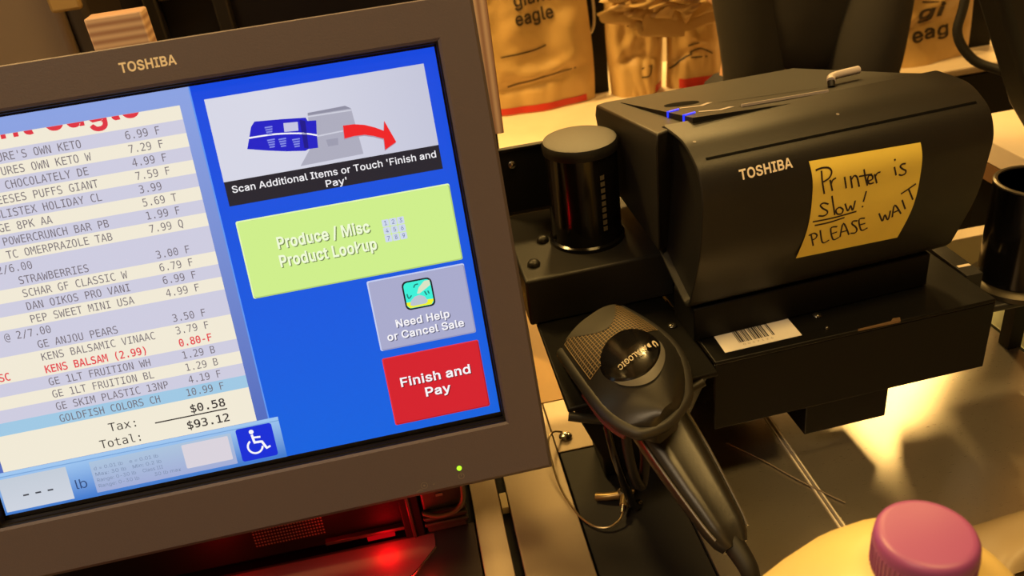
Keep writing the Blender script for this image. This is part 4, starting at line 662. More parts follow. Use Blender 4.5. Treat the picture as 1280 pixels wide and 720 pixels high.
# soft rubber bumper that runs round the head
bm_ = MB(); P = [hd(a, -hw(a)*1.0-0.5, zt(a)-13) for a in (0.02, 0.15, 0.3, 0.45, 0.6, 0.72, 0.82, 0.9, 0.96)] + [hd(1.0, 0, zt(1.0)-13)] + [hd(a, hw(a)*1.0+0.5, zt(a)-13) for a in (0.96, 0.9, 0.82, 0.72, 0.6, 0.45, 0.3, 0.15, 0.02)]
bm_.tube(P, 4.2, mat('dark_rubber', (34, 33, 31), 0.5), 12, 4); obj('bumper', bm_, head)
rd = MB(); P = [hd(a, -hw(a)*0.99-3.0, zt(a)-18) for a in (0.46, 0.56, 0.66, 0.74, 0.82, 0.88)]; rd.tube(P, 1.4, mat('dull_red_band', (96, 36, 28), 0.5), 8, 4); obj('red_band', rd, head, label='dull red stripe along the flank')
# textured grip, smooth inlay, glossy badge, grey crescent
def drape(mb, fn, nu, nv, m): mb.grid(fn, nu, nv, m)
GRIDL = mat('grip_grid_lines', (146, 126, 92), 0.4); GRIPB = mat('grip_black', (26, 25, 23), 0.5)
gp = MB(); drape(gp, lambda a, c: top(0.03+0.46*a, (-0.93+1.86*c), 0.5), 18, 18, GRIPB)
N1, N2 = 17, 24
for i in range(N1+1):
    a = 0.03+0.46*i/N1; gp.grid(lambda p, r: top(a+0.0035*p, -0.93+1.86*r, 0.75), 1, 18, GRIDL)
for j in range(N2+1):
    b0 = -0.93+1.86*j/N2; gp.grid(lambda p, r: top(0.03+0.46*p, b0+0.013*r, 0.75), 18, 1, GRIDL)
obj('grip_texture', gp, head, fix=False, label='gridded grip')
inl = MB(); inl.grid(lambda a, c: top(0.012+(0.0+0.25*max(0, 1-abs(2*c-1)**1.7))*a, (-0.92+1.84*c)*(1.0-0.12*a), 1.0), 12, 22, mat('smooth_grey_inlay', (64, 62, 56), 0.42)); obj('smooth_inlay', inl, head, fix=False)
bd_ = MB()
def badge(r, t, off): 
    x = r*math.cos(t); y = r*math.sin(t); return top(0.56+0.20*x, 0.66*y, off)
bd_.grid(lambda a, c: badge(a*0.999+0.001, 2*math.pi*c, 0.9+0.9*(1-a*a)), 10, 48, GLOSSB)
bd_.grid(lambda a, c: badge(1+0.06*a, 2*math.pi*c, 0.9-0.9*a), 2, 48, GLOSSB)
badge_o = obj('badge', bd_, head, fix=False, label='glossy black oval badge')
tx = MB(); vs, fs = text2d('DATALOGIC', 0, 1, 0, 1, 0.02)
for u_, v_ in [(0, 0)]:
    L0, L1, hgt = 0.40, -0.44, 0.038
    tx.add([top(0.60+(-v_)*hgt + 0.02, L0+(L1-L0)*u_, 2.9) for u_, v_ in vs], fs, mat('badge_print', (190, 180, 156), 0.4))
g2 = disc2d(0, 0, 1, 16, 0.45, 30, 330); tx.add([top(0.645+0.032*x, 0.52+0.055*y, 2.4) for x, y in g2[0]], g2[1], mat('badge_print', (190, 180, 156), 0.4)); obj('badge_lettering', tx, head, fix=False, label='pale lettering reading upside down')
cs = MB(); cs.grid(lambda a, c: top(0.56+0.20*(1.08+0.30*a*math.sin(math.pi*c))*math.cos((c-0.45)*2.4), 0.66*(1.08+0.30*a*math.sin(math.pi*c))*math.sin((c-0.45)*2.4), 0.9), 4, 28, mat('grey_crescent', (92, 90, 84), 0.4)); obj('grey_crescent', cs, head, fix=False)
# handle: rounded bar with a centre groove, running down towards the shopper
hn = MB(); H0 = Vector((118, 414, -352)); H1 = Vector((141, 329, -394))
ha = (H1-H0).normalized(); hs_ = Vector((0.96, 0.26, 0)); hs_ = (hs_-ha*hs_.dot(ha)).normalized(); hu = hs_.cross(ha)
if hu.z < 0: hu = -hu
rings = []
for t, w, h in ((-0.12, 17, 12), (0, 20, 13), (0.25, 19, 13), (0.6, 16, 12), (0.86, 13, 11), (0.95, 11, 9.5), (1.0, 8, 7)):
    c = H0+(H1-H0)*t; rg = []
    for i in range(24):
        an = 2*math.pi*i/24; ca, sa = math.cos(an), math.sin(an); rg.append(tuple(c + hs_*(w*math.copysign(abs(ca)**0.75, ca)) + hu*(h*math.copysign(abs(sa)**0.8, sa) - (2.6*math.exp(-(ca/0.3)**2) if sa > 0 else 0))))
    rings.append(rg)
handle = obj('handle', hn.loft(rings, mat('black_scanner_plastic', (31, 30, 28), 0.36)), hs, ang=50)
st_ = MB()
for s_ in (-1, 1): st_.tube([tuple(H0+(H1-H0)*t + hs_*(s_*w) + hu*6) for t, w in ((0.05, 19.0), (0.4, 17.6), (0.8, 13.6), (0.93, 11.4))], 1.0, mat('handle_edge', (84, 78, 66), 0.35), 8); 
obj('handle_seam', st_, handle)
obj('strain_relief', MB().tube([tuple(H1-ha*4), tuple(H1+ha*14), (145, 312, -414)], (7, 4.5), DARKV, 12), handle)
obj('scanner_cord', MB().tube([(145, 313, -413), (156, 292, -438), (180, 274, -449), (205, 272, -451.4), (232, 276, -451.4)], 3.4, DARKV, 12), hs)

# ------------------------------------------------------------------ loose wires at the cradle
cb = thing('cable_tether', 'thin steel tether wire looped below the scanner cradle over the black mat', 'tether', (85, 430, CZ))
obj('tether_wire', MB().tube([(75, 528, -452), (66, 520, -444), (60, 505, -444), (60, 470, -452), (66, 440, -453), (74, 424, -453), (84, 418, -452), (93, 420, -450), (97, 424, -448)], 0.8, mat('tether_steel', (170, 150, 110), 0.3, 0.8), 8), cb)
obj('ferrule', MB().tube([(97, 424, -448), (99.5, 430, -447)], 2.2, CHROME, 12, 1).tube([(99.5, 430, -447), (103, 438, -446)], 3.2, mat('brass_ferrule', (150, 128, 84), 0.35, 0.7), 12, 1), cb)
obj('eyelet', MB().lathe((105, 443, -449), [(6, 0), (6, 2.5), (4.2, 4), (3, 4), (2.6, 2.8), (0, 2.8)], CHROME, 24), cb)
obj('lug', MB().tube([(104, 443, -449), (92, 446, -451), (84, 450, -453)], 3.0, mat('brass_ferrule', (150, 128, 84), 0.35, 0.7), 10), cb)
ck = thing('looped_cable', 'black cable loop hanging from the front of the scanner cradle', 'cable', (95, 430, CZ))
obj('cable_loop', MB().tube([(104, 430, -362), (103, 422, -385), (106, 420, -410), (112, 424, -425), (117, 430, -405), (116, 434, -380), (114, 436, -364)], 3.6, BLACKP, 10), ck)
obj('cable_tail', MB().tube([(92, 432, -366), (95, 424, -395), (100, 424, -420), (106, 428, -446), (112, 434, -452)], 3.2, GLOSSB, 10), ck)
w_ = MB().tube([(196, 478, -453.5), (214, 452, -453.5), (228, 428, -453.5), (240, 410, -453.5), (250, 396, -453.5)], 0.55, mat('thin_grey_wire', (120, 108, 92), 0.4), 8); obj('thin_wire', w_, None, label='thin grey wire lying across the steel seam in front of the bracket', cat='wire')

# ------------------------------------------------------------------ open black tube at the right edge
tb = thing('open_tube', 'glossy black open topped tube at the right behind the bracket', 'tube', (441, 505, CZ))
tc_ = (441, 503, -368)
obj('tube_wall', MB().lathe(tc_, [(28, 0), (28, 79), (27.2, 80), (25.5, 80), (25.2, 79), (25.2, 4), (0.1, 4)], GLOSSB, 56), tb)
obj('tube_rim', MB().lathe((tc_[0], tc_[1], -288.6), [(28.2, 0), (28.4, 1.2), (27, 2), (25.4, 1.6), (25.4, 0)], mat('dull_rim', (96, 90, 80), 0.3, 0.5), 56), tb)
obj('flange', MB().lathe((tc_[0], tc_[1], -374), [(34, 0), (34, 4), (31, 6.2), (27.5, 7)], mat('flange_metal', (58, 52, 38), 0.4, 0.5), 56), tb)
obj('tube_post', MB().box(462, 474, 520, 532, CZ, -380, BLACKS), tb)
obj('tube_stand', MB().box(398, 490, 478, 540, -380, -374.2, BLACKP), tb, bevel=2)
obj('shelf_bracket', MB().box(384.5, 397.5, 486, 540, -380, -347, BLACKP).box(386, 396, 498, 501, -347, -346.4, CREAM), tb, bevel=0.4)

# ------------------------------------------------------------------ item scanner under the monitor
sc0 = thing('counter_scanner', 'dark flatbed and upright item scanner glowing red under the monitor', 'scanner', (-170, 300, CZ))
SCB = mat('scanner_black', (16, 14, 16), 0.6, spec=0.15)
obj('platter', MB().box(-320, -8, 60, 453, CZ-6, CZ, mat('dark_platter_metal', (60, 54, 52), 0.3, 0.6)), sc0, bevel=0.8)
obj('platter_glass', MB().add([(-300, 120, CZ+0.3), (-62, 120, CZ+0.3), (-62, 410, CZ+0.3), (-38, 436, CZ+0.3), (-38, 450, CZ+0.3), (-300, 450, CZ+0.3)], [(0, 1, 2, 3, 4, 5)], mat('dark_glass', (88, 54, 56), 0.6, spec=0.2)), sc0, fix=False)
obj('platter_edging', MB().tube([(-63, 405, CZ+0.6), (-37.5, 436, CZ+0.6)], 0.8, CHROME, 8, 1), sc0)
tw = obj('upright_housing', MB().loft([[(-320, 456, CZ+4), (-46, 456, CZ+4), (-46, 496, CZ+4), (-320, 496, CZ+4)], [(-320, 462, -404), (-46, 462, -404), (-46, 496, -404), (-320, 496, -404)]], SCB), sc0, bevel=2)
obj('housing_end', MB().box(-58, -44, 450, 497, CZ, -402, SCB).box(-53, -50, 449, 451, CZ, -404, mat('dark_trim', (46, 40, 40), 0.4)), sc0, bevel=0.8)
obj('base_trim', MB().box(-115, -46, 450.5, 455, CZ+9, CZ+12, mat('dark_trim', (46, 40, 40), 0.4)), sc0, bevel=0.5)
gr = MB()
for i in range(24):
    for j in range(6):
        x = -163+2.1*i; z = -439+2.6*j; y = 456+6*(z-CZ-4)/(51-4)-0.3
        gr.add([(x+0.75*math.cos(k*math.pi/4), y, z+0.9*math.sin(k*math.pi/4)) for k in range(8)], [tuple(range(8))], mat('grille_dot', (98, 88, 74), 0.5))
obj('speaker_grille', gr, tw, fix=False, label='small dotted speaker grille')
REDL = glow('red_scan_light', (150, 2, 10), 1.0)
obj('scan_light', MB().box(-86, -66, 453.5, 455.5, CZ+2, CZ+6, REDL), sc0, label='glowing red light strip')
for (x, y, z, e, r) in ((-72, 438, -446, 0.07, 6), (-44, 412, -446, 0.014, 4), (-190, 432, -425, 0.06, 6), (-110, 440, -420, 0.03, 6)):
    l = bpy.data.lights.new('scan_glow', 'POINT'); l.energy = e; l.color = (1, 0.0, 0.006); l.shadow_soft_size = r/1000; l.specular_factor = 0.15
    o = bpy.data.objects.new('scan_glow', l); COL.objects.link(o); o.location = W(x, y, z)
sd = thing('cable_module', 'dark ribbed plug block with a looped strap at the right end of the scanner', 'plug', (-26, 465, CZ))
DKP = mat('dark_brown_plastic', (50, 44, 40), 0.45)
m_ = MB().box(-42, -12, 450, 500, CZ+0.5, -398, DKP); obj('block', m_, sd, bevel=2)
for z in (-446, -440, -434): obj('rib', MB().box(-43, -11, 447.5, 450.5, z, z+3, DKP), sd, bevel=0.8)
obj('strap', MB().tube([(-10, 449, -400), (-11, 446, -412), (-13, 444, -424), (-20, 443, -431), (-32, 444, -433), (-42, 447, -431)], 1.8, mat('grey_strap', (96, 86, 74), 0.45), 10), sd)
for x, z in ((-34, -408), (-31, -420)): obj('faint_mark', MB().box(x, x+5, 449.4, 450.2, z, z+2.5, DIMPRINT), sd, label='faint grey mark')

# ------------------------------------------------------------------ milk jug
jg = thing('milk_jug', 'cream plastic milk jug with a purple cap at the front of the counter', 'jug', (152, 189, CZ))
JM = mat('milky_plastic', (196, 174, 116), 0.42, sss=0.25)
JX, JY = 152, 189
def sq(r, k, z, n=40):   # rounded square ring, k = squareness exponent
    R_ = []
    for i in range(n):
        a = 2*math.pi*i/n + 0.35; c, s = math.cos(a), math.sin(a)
        R_.append((JX + r*math.copysign(abs(c)**k, c), JY + r*math.copysign(abs(s)**k, s), z))
    return R_
obj('bottle', MB().loft([sq(r, k, z) for r, k, z in ((56, .6, CZ+0.3), (66, .55, CZ+4), (69, .55, CZ+14), (69, .55, -372), (68, .57, -352), (64, .6, -332), (58, .68, -312), (51, .78, -295), (44, .88, -281), (36, 1, -270), (28, 1, -263), (21, 1, -259.5), (16.5, 1, -258), (16.5, 1, -246))], JM), jg, ang=70)
CAPM = mat('purple_cap_plastic', (134, 66, 124), 0.42)
cp = MB(); prof_ = [(16.8, -259), (17.3, -258.4), (17.5, -245), (17.3, -242.8), (16.6, -241.2), (15.4, -240.4), (13.8, -240.1), (0.1, -240)]
cp.lathe((JX, JY, 0), prof_, CAPM, 72); cap = obj('cap', cp, jg, ang=50)
rb = MB()
for i in range(60):
    a = 2*math.pi*i/60; rb.tube([(JX+17.4*math.cos(a), JY+17.4*math.sin(a), -257.5), (JX+17.4*math.cos(a), JY+17.4*math.sin(a), -246.5)], 0.35, CAPM, 6, 1)
obj('cap_ridges', rb, cap)
obj('tamper_ring', MB().lathe((JX, JY, 0), [(16.8, -261.4), (17.8, -261.2), (17.8, -259.8), (16.8, -259.5)], CAPM, 60), jg)
obj('jug_handle', MB().tube([(JX, JY-26, -290), (JX, JY-54, -298), (JX, JY-72, -320), (JX, JY-76, -356), (JX, JY-66, -388)], 10, JM, 16), jg)
pc = MB()
def pou(a, c, s):
    x = 296+150*a; y = 302+40*c + 4*a; e = (1-abs(2*a-1)**4)*(1-abs(2*c-1)**3)
    return (x + 5*math.sin(c*3), y + 2*math.sin(a*7), -440 + s*14*e + 1.2*math.sin(a*9+c*7)*e + (0.4 if s > 0 else 0))
PM = mat('beige_film', (150, 132, 100), 0.45, bump=0.2, bscale=30)
pc.grid(lambda a, c: pou(a, c, 1), 24, 16, PM); pc.grid(lambda a, c: pou(a, 1-c, -1), 24, 16, PM)
obj('snack_pouch', pc, None, label='beige plastic pouch lying on the counter to the right of the milk jug', cat='pouch', ang=60)

# ------------------------------------------------------------------ background left: behind the monitor
bl = thing('dark_cabinet', 'blurred brown grey cabinet panel behind the top left of the monitor', 'cabinet', (-560, 930, -1355))
obj('cabinet_panel', MB().box(-900, -312, 900, 1030, -1355, 500, mat('brown_grey_panel', (132, 118, 106), 0.6)), bl, bevel=6)
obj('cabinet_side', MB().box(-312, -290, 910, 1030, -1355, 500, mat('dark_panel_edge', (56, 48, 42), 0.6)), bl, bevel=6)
kz = thing('dark_display_case', 'dark unlit cabinet with a pale rail behind the monitor top', 'cabinet', (-100, 1150, -1355))
obj('case_body', MB().box(-352, 60, 1100, 1300, -1355, 300, mat('navy_black_panel', (20, 20, 30), 0.35)), kz, bevel=4)
obj('case_post', MB().box(-204, -186, 1080, 1100, -1355, 300, mat('charcoal_post', (34, 31, 32), 0.5)), kz, bevel=3)
obj('case_post', MB().box(-282, -266, 1080, 1100, -1355, 300, mat('charcoal_post', (34, 31, 32), 0.5)), kz, bevel=3)
obj('pale_rail', MB().box(-264, -206, 1080, 1099, -160, -118, mat('dim_beige_rail', (130, 112, 84), 0.5)), kz, bevel=3)
t = thing('hanging_tag', 'small beige tag hanging above the left end of the monitor', 'tag', (-298, 880, -126))
obj('tag_body', MB().box(-312, -283, 876, 884, -126, -70, mat('beige_tag', (176, 148, 96), 0.6)), t, bevel=3)
obj('tag_strap', MB().box(-301, -294, 878, 882, -70, 470, mat('beige_strap', (130, 110, 80), 0.6)), t, bevel=1)
def striped(name, horiz):
    m = mat(name, (224, 196, 172), 0.6); nt = m.node_tree; b = nt.nodes['Principled BSDF']
    tc = nt.nodes.new('ShaderNodeTexCoord'); mp = nt.nodes.new('ShaderNodeMapping'); mp.inputs['Scale'].default_value = (0, 0, 1) if horiz else (1, 0.0, 0.0)
    w = nt.nodes.new('ShaderNodeTexWave'); w.wave_type = 'BANDS'; w.bands_direction = 'Z' if horiz else 'X'; w.inputs['Scale'].default_value = 55; w.inputs['Distortion'].default_value = 0.5
    r = nt.nodes.new('ShaderNodeValToRGB'); r.color_ramp.elements[0].color = (*lin((186, 146, 124)), 1); r.color_ramp.elements[1].color = (*lin((236, 206, 178)), 1)
    nt.links.new(tc.outputs['Object'], mp.inputs[0]); nt.links.new(mp.outputs[0], w.inputs[0]); nt.links.new(w.outputs['Fac'], r.inputs[0]); nt.links.new(r.outputs[0], b.inputs['Base Color'])
    return m
wb = thing('wooden_block', 'short pale striped plywood block sticking up behind the monitor top edge', 'wood block', (-184, 630, CZ))
obj('block_top', MB().box(-203, -165, 622, 640, -224, -96, striped('ply_edge_flat', True)), wb, bevel=1.2)
obj('block_leg', MB().box(-200, -168, 623, 639, CZ, -224, TANL), wb)
wp = thing('plywood_divider', 'upright plywood divider with a pale striped edge right of the monitor', 'panel', (60, 700, CZ))
obj('divider_edge', MB().box(56, 72.5, 640, 646, -232, 360, striped('ply_edge_upright', False)), wp, bevel=0.8)
obj('divider_board', MB().box(58, 70.5, 646, 1000, -232, 360, mat('pale_board', (200, 172, 138), 0.6)), wp)
obj('divider_foot', MB().box(60, 69, 660, 760, CZ, -232, BLACKS), wp)

# ------------------------------------------------------------------ bagging area beyond the printer
SH = -612
sh = thing('bagging_shelf', 'long cream bagging shelf with a dark front beyond the printer', 'shelf', (700, 1750, -1355))
obj('shelf_top', MB().box(-200, 1900, 1604, 2000, SH-18, SH, CREAM), sh, bevel=3)
obj('shelf_front', MB().box(-200, 1900, 1600, 1606, -900, SH-20, BLACKS), sh)
obj('shelf_base', MB().box(-180, 1880, 1640, 1980, -1355, SH-20, BLACKS), sh)
obj('front_rail', MB().box(-200, 1900, 1594, 1602, SH-12, SH-3, STEELM), sh, bevel=1)
rk = thing('bag_rack', 'black steel bag rack with wire hooks between the plastic bags', 'rack', (700, 1850, SH))
obj('upright', MB().box(1246, 1312, 1715, 1745, SH, 300, BLACKS), rk, bevel=2)
for x0, x1 in ((416, 462), (740, 780), (70, 110)): obj('upright', MB().box(x0, x1, 1840, 1870, SH, 300, BLACKS), rk, bevel=2)
obj('crossbar', MB().box(40, 1450, 1871, 1890, 60, 100, BLACKS), rk, bevel=2)
WIREM = mat('pale_wire', (220, 212, 190), 0.3, 0.7)
obj('wire_hook', MB().tube([(410, 1836, -300), (424, 1828, -345), (434, 1824, -400), (432, 1822, -450), (420, 1824, -470), (412, 1830, -440)], 3, WIREM, 10), rk)
for xh in (285, 560, 1140): obj('wire_hook', MB().tube([(xh, 1872, 80), (xh, 1840, 60), (xh, 1790, -30), (xh, 1782, -100), (xh, 1798, -140)], 3, WIREM, 10), rk)
from mathutils import noise as NZ
def drapeb(g, fn, m, mb):
    vs, fs = g; mb.add([fn(u, v) for u, v in vs], fs, m)
def bag(name, label, x0, x1, ztop, y0, seed, folds, extra=None, th=36, taper=0.0):
    rn = random.Random(seed); ph = [rn.uniform(0, 6.3) for _ in range(12)]; zb = SH+0.5
    def front(a, c):   # a across, c up
        w = (x1-x0)*(1-taper*c); xm = (x0+x1)/2
        e = 1-abs(2*a-1)**6
        y = y0 - th*(0.45+0.4*math.sin(3.1*a)*(1-0.55*c))*e
        y -= 7*math.sin(folds*a*6.3+ph[0]+1.5*math.sin(3*c+ph[1]))*e*(0.4+0.6*c)
        y -= 8*math.exp(-((c-0.23-0.05*math.sin(5*a+ph[2]))/0.03)**2)*e*math.sin(3.1*a) - 7*math.exp(-((c-0.15-0.03*math.sin(4*a+ph[3]))/0.022)**2)*e
        y -= 3*math.sin(17*a+9*c+ph[4])*e*math.sin(2.5*c)
        y -= 13*e*(NZ.noise((a*3.2+seed, c*4.2, seed*1.7)) + 0.55*abs(NZ.noise((a*6+seed, c*9, 3.1*seed))) - 0.2)
        x = xm + (a-0.5)*w + 4*math.sin(7*c+ph[5])*(1 if a > 0.5 else -1)*abs(2*a-1)
        z = zb + (ztop-zb)*c + 10*math.sin(3.1*a)*math.sin(3.14*c)*0.3
        return Vector((x, y, z))
    mb = MB(); mb.grid(lambda a, c: front(a, c), 40, 60, BAGM)
    mb.grid(lambda a, c: (front(1-a, c).x, y0+8+2*math.sin(9*a), front(1-a, c).z), 40, 60, BAGM)
    mb.grid(lambda a, c: (front(a, 0).x, front(a, 0).y+(y0+8+2*math.sin(9*(1-a))-front(a, 0).y)*c, front(a, 0).z), 40, 1, BAGM)
    mb.grid(lambda a, c: (front(a, 1).x, front(a, 1).y+(y0+8+2*math.sin(9*(1-a))-front(a, 1).y)*c, front(a, 1).z), 40, 1, BAGM)
    mb.grid(lambda a, c: (front(0, c).x, front(0, c).y*(1-a)+(y0+8)*a, front(0, c).z), 1, 60, BAGM); mb.grid(lambda a, c: (front(1, c).x, front(1, c).y*(1-a)+(y0+8)*a, front(1, c).z), 1, 60, BAGM)
    o = obj(name, mb, None, label=label, cat='plastic bag', group='plastic shopping bags on the rack', ang=70, fix=True)
    H = ztop-zb; Wd = x1-x0
    def on(u, v, off=1.6):   # mm across from the left, mm up from the bottom
        p = front(min(1, max(0, u/Wd)), min(1, max(0, v/H))); p.y -= off; return tuple(p)
    return o, on
def bagprint(o, on, red, lines, smalls):
    ink = mat('bag_ink', (52, 38, 26), 0.6)
    if red: obj('red_strip', MB().grid(lambda a, c: on(red[0]+(red[1]-red[0])*a, red[2]+(red[3]-red[2])*c, 1.4), 24, 2, BAGR), o, fix=False, label='red printed strip')
    for s, u0, u1, base, cap, ang in lines:
        mb = MB(); vs, fs = text2d(s, 0, u1-u0, 0, cap, 0.04); ca, sa = math.cos(ang), math.sin(ang)
        mb.add([on(u0+x*ca+y*sa, base+x*sa-y*ca) for x, y in vs], fs, ink); obj('bag_lettering', mb, o, fix=False)
    for P in smalls:
        mb = MB(); vs, fs = stroke2d(P, 3.0, 4); mb.add([on(x, y) for x, y in vs], fs, ink); obj('wrinkle_line', mb, o, fix=False)  # wrinkle lines put into the colour as thin dark strokes
o, on = bag('shopping_bag', 'tan plastic bag left of the black rack upright, printed eagle in dark letters', 166, 420, -150, 1815, 3, 1.4)
bagprint(o, on, (34, 232, 2, 17), [('giant', 90, 172, 228, 26, 0.05), ('eagle', 90, 174, 190, 26, 0.05)], [[(60, 62), (120, 70), (210, 82)], [(52, 128), (120, 132), (150, 140)]])
o, on = bag('shopping_bag', 'tan plastic bag right of the black rack upright, its letters running sideways', 460, 580, -150, 1815, 5, 0.8, th=50)
bagprint(o, on, (92, 118, 2, 18), [('eagle', 84, 164, 138, 24, 1.57)], [[(60, 40), (78, 44), (84, 64)], [(62, 58), (80, 62)]])
o, on = bag('shopping_bag', 'tan plastic bag beside the dark jacket with a long red strip at its foot', 586, 716, -150, 1800, 9, 1.0, th=44)
bagprint(o, on, (20, 108, 2, 22), [('eagle', 8, 88, 158, 24, -0.25)], [[(2, 44), (24, 60), (50, 74)], [(44, 76), (70, 82), (96, 70)], [(46, 66), (84, 64)], [(40, 92), (62, 98)]])
o, on = bag('shopping_bag', 'tan plastic bag at the far right end of the rack beyond the jacket', 1000, 1236, -150, 1690, 13, 0.7)
bagprint(o, on, None, [('gi', 92, 148, 96, 28, 0.05), ('eag', 84, 172, 52, 26, 0.05)], [[(100, 133), (144, 129)]])
# loose crumpled bag bunched over the top of the middle bags
cbm = MB(); rn = random.Random(2); ph = [rn.uniform(0, 6.28) for _ in range(10)]
def crum(a, c):
    th_ = 2*math.pi*a; f = math.pi*c; d = Vector((math.sin(f)*math.cos(th_), math.sin(f)*math.sin(th_), -math.cos(f)))
    k = 1+0.45*NZ.noise(d*2.1+Vector((3, 1, 7)))+0.55*abs(NZ.noise(d*4.3+Vector((1, 5, 2))))-0.12
    zz = -390+86*d.z*k
    if d.z < 0: zz = -390+78*d.z*(0.35+1.3*abs(NZ.noise(Vector((th_*1.6, 0.3, 4.2)))))
    return (600+150*d.x*k, 1716+34*d.y*k, zz)
cbm.grid(crum, 110, 54, BAGM)
obj('crumpled_bag', cbm, None, label='crumpled tan plastic bag bunched over the tops of the middle bags', cat='plastic bag', ang=55)

# ledge, payment arm and cable on the right
lg = thing('side_ledge', 'cream topped side counter at the right edge beyond the printer', 'counter', (800, 730, -1355))
obj('ledge_top', MB().box(606, 1200, 560, 838, -404, -380, CREAM), lg, bevel=1)
obj('ledge_edge', MB().box(606, 1198, 562, 836, -424, -404.5, mat('brown_edge', (120, 88, 56), 0.5)), lg)
obj('ledge_base', MB().box(640, 1180, 600, 820, -1355, -425, BLACKS), lg)
ar_ = thing('card_reader_arm', 'black slanted support arm rising at the top right corner', 'arm', (600, 700, -380))
am = MB(); am.loft([[(x, 690, z), (x+80, 690, z), (x+80, 730, z), (x, 730, z)] for x, z in ((440, -40), (505, -150), (532, -209), (586, -321), (622, -371))], BLACKP)
obj('card_reader', MB().loft([[(380, 640, -40), (520, 640, -40), (520, 740, -30), (380, 740, -30)], [(390, 660, -8), (510, 660, -8), (510, 740, 6), (390, 740, 6)]], BLACKP), ar_, bevel=6)
obj('arm_bar', am, ar_, bevel=8, seg=3); obj('arm_foot', MB().lathe((680, 710, -380), [(46, 0), (46, 5), (40, 9), (0.1, 9)], BLACKP, 40), ar_)
cbl = MB().tube([(715, 1000, 20), (722, 1000, -200), (712, 990, -290), (705, 985, -330), (722, 970, -362), (750, 950, -376), (770, 930, -388)], 6, BLACKP, 10)
obj('hanging_cable', cbl, None, label='black cable hanging down beside the slanted arm at the right', cat='cable')

# ------------------------------------------------------------------ person in a dark jacket at the bagging shelf
pr_ = thing('person', 'person in a dark jacket standing with back turned at the bagging shelf', 'person', (715, 1330, -1355))
def skin(name, pts, edges, m, par, sub=2, label=None):
    me = bpy.data.meshes.new(name); base = wloc(par)
    me.from_pydata([tuple(W(*p[:3])-base) for p in pts], edges, [])
    o = bpy.data.objects.new(name, me); COL.objects.link(o); o.parent = par
    md = o.modifiers.new('skin', 'SKIN'); 
    for i, p in enumerate(pts):
        sv = me.skin_vertices[0].data[i]; sv.radius = (p[3]/1000, p[4]/1000); sv.use_root = i == 0
    md.use_smooth_shade = True; md.branch_smoothing = 0.6
    sb_ = o.modifiers.new('sub', 'SUBSURF'); sb_.levels = sub; sb_.render_levels = sub
    me.materials.append(m)
    if label: o['label'] = label
    return o
X, Y = 664, 1330; F0 = -1355
body_pts = [(X, Y, F0+930, 120, 95), (X, Y, F0+1080, 115, 85), (X, Y, F0+1250, 130, 90), (X, Y, F0+1390, 120, 80), (X, Y, F0+1470, 52, 52), (X, Y, F0+1530, 50, 54), (X, Y+5, F0+1590, 74, 88), (X, Y+5, F0+1660, 76, 92), (X, Y+2, F0+1720, 50, 60)]
be = [(i, i+1) for i in range(8)]
for s in (-1, 1):
    i = len(body_pts); body_pts += [(X+s*90, Y, F0+860, 84, 86), (X+s*95, Y-8, F0+490, 56, 58), (X+s*98, Y+10, F0+120, 40, 42), (X+s*100, Y+20, F0+60, 40, 44), (X+s*105, Y+120, F0+36, 38, 28)]
    be += [(0, i), (i, i+1), (i+1, i+2), (i+2, i+3), (i+3, i+4)]
    i = len(body_pts); body_pts += [(X+s*150, Y, F0+1385, 46, 46), (X+s*112, Y-10, F0+1120, 38, 38), (X+s*80, Y+60, F0+1000, 32, 32), (X+s*90, Y+150, F0+1010, 24, 20), (X+s*88, Y+195, F0+1015, 34, 14)]
    be += [(3, i), (i, i+1), (i+1, i+2), (i+2, i+3), (i+3, i+4)]
    h = i+4
    for k in range(4):
        j = len(body_pts); dx = -26+17*k; L = (38, 46, 44, 34)[k]
        body_pts += [(X+s*88+dx, Y+225, F0+1012, 9, 9), (X+s*88+dx, Y+225+L*0.6, F0+1004, 8.5, 8.5), (X+s*88+dx, Y+225+L, F0+988, 7.5, 7.5)]; be += [(h, j), (j, j+1), (j+1, j+2)]
    j = len(body_pts); body_pts += [(X+s*88-s*34, Y+185, F0+1008, 10, 10), (X+s*88-s*48, Y+212, F0+998, 8.5, 8.5)]; be += [(h, j), (j, j+1)]
SKINM = mat('skin', (205, 160, 128), 0.5, sss=0.1)
skin('body', body_pts, be, SKINM, pr_)
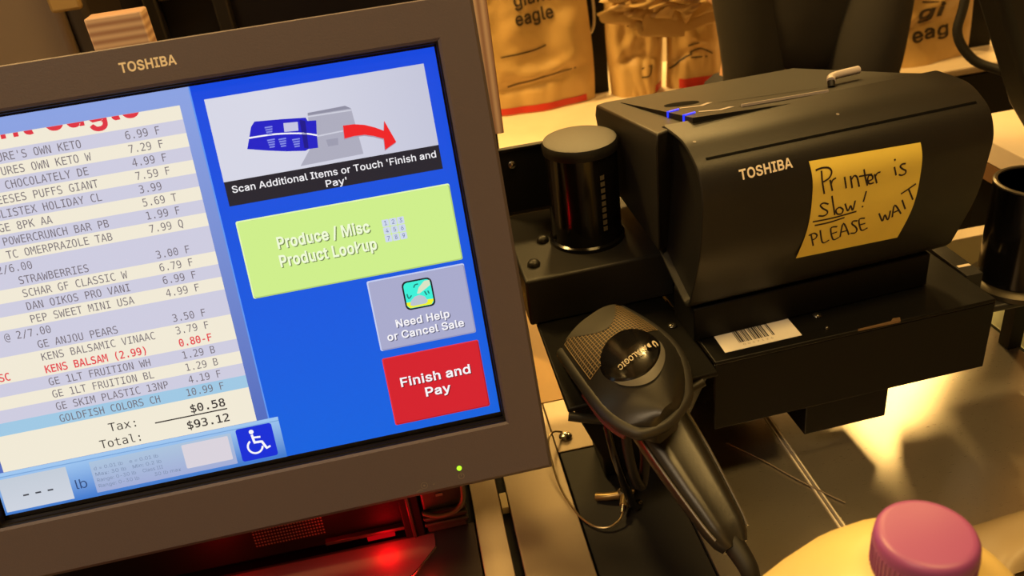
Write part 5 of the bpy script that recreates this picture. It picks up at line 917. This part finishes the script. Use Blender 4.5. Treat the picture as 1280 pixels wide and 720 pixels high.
JK = mat('dark_jacket_cloth', (35, 31, 27), 0.85, noise=0.12, nscale=14, bump=0.5, bscale=22)
jk = [(X, Y, F0+860, 122, 118), (X, Y, F0+1060, 120, 105), (X, Y, F0+1250, 140, 108), (X, Y, F0+1390, 126, 92), (X, Y, F0+1450, 70, 70)]
je = [(0, 1), (1, 2), (2, 3), (3, 4)]
skin('jacket', jk + [(X-150, Y, F0+1388, 66, 66), (X-112, Y-10, F0+1110, 56, 60), (X-92, Y-40, F0+930, 50, 58), (X-96, Y-30, F0+840, 46, 50), (X+150, Y, F0+1388, 66, 66), (X+108, Y-40, F0+1120, 58, 66), (X+62, Y-96, F0+930, 80, 62), (X+54, Y-90, F0+835, 68, 54)], je + [(3, 5), (5, 6), (6, 7), (7, 8), (3, 9), (9, 10), (10, 11), (11, 12)], JK, pr_, label='dark padded jacket')
TR = mat('dark_trousers', (34, 32, 34), 0.85, bump=0.2, bscale=40)
skin('trousers', [(X, Y, F0+920, 130, 104), (X-92, Y, F0+840, 92, 94), (X-96, Y-6, F0+490, 66, 68), (X-98, Y+10, F0+90, 56, 58), (X+92, Y, F0+840, 92, 94), (X+96, Y-6, F0+490, 66, 68), (X+98, Y+10, F0+90, 56, 58)], [(0, 1), (1, 2), (2, 3), (0, 4), (4, 5), (5, 6)], TR, pr_)
for s in (-1, 1): obj('shoe', MB().loft([[(X+s*102-42, Y-40, F0), (X+s*102+42, Y-40, F0), (X+s*106+46, Y+170, F0), (X+s*106-44, Y+170, F0)], [(X+s*102-40, Y-38, F0+70), (X+s*102+40, Y-38, F0+70), (X+s*106+42, Y+165, F0+48), (X+s*106-40, Y+165, F0+48)]], BLACKP), pr_, bevel=16, seg=3)
hr = MB(); hr.grid(lambda a, c: (X+88*math.sin(0.62*math.pi*c)*math.cos(2*math.pi*a), Y-4+100*math.sin(0.62*math.pi*c)*math.sin(2*math.pi*a), F0+1660+98*math.cos(0.62*math.pi*c)), 28, 14, mat('dark_hair', (40, 30, 24), 0.6, bump=0.5, bscale=90)); obj('hair', hr, pr_, fix=False)
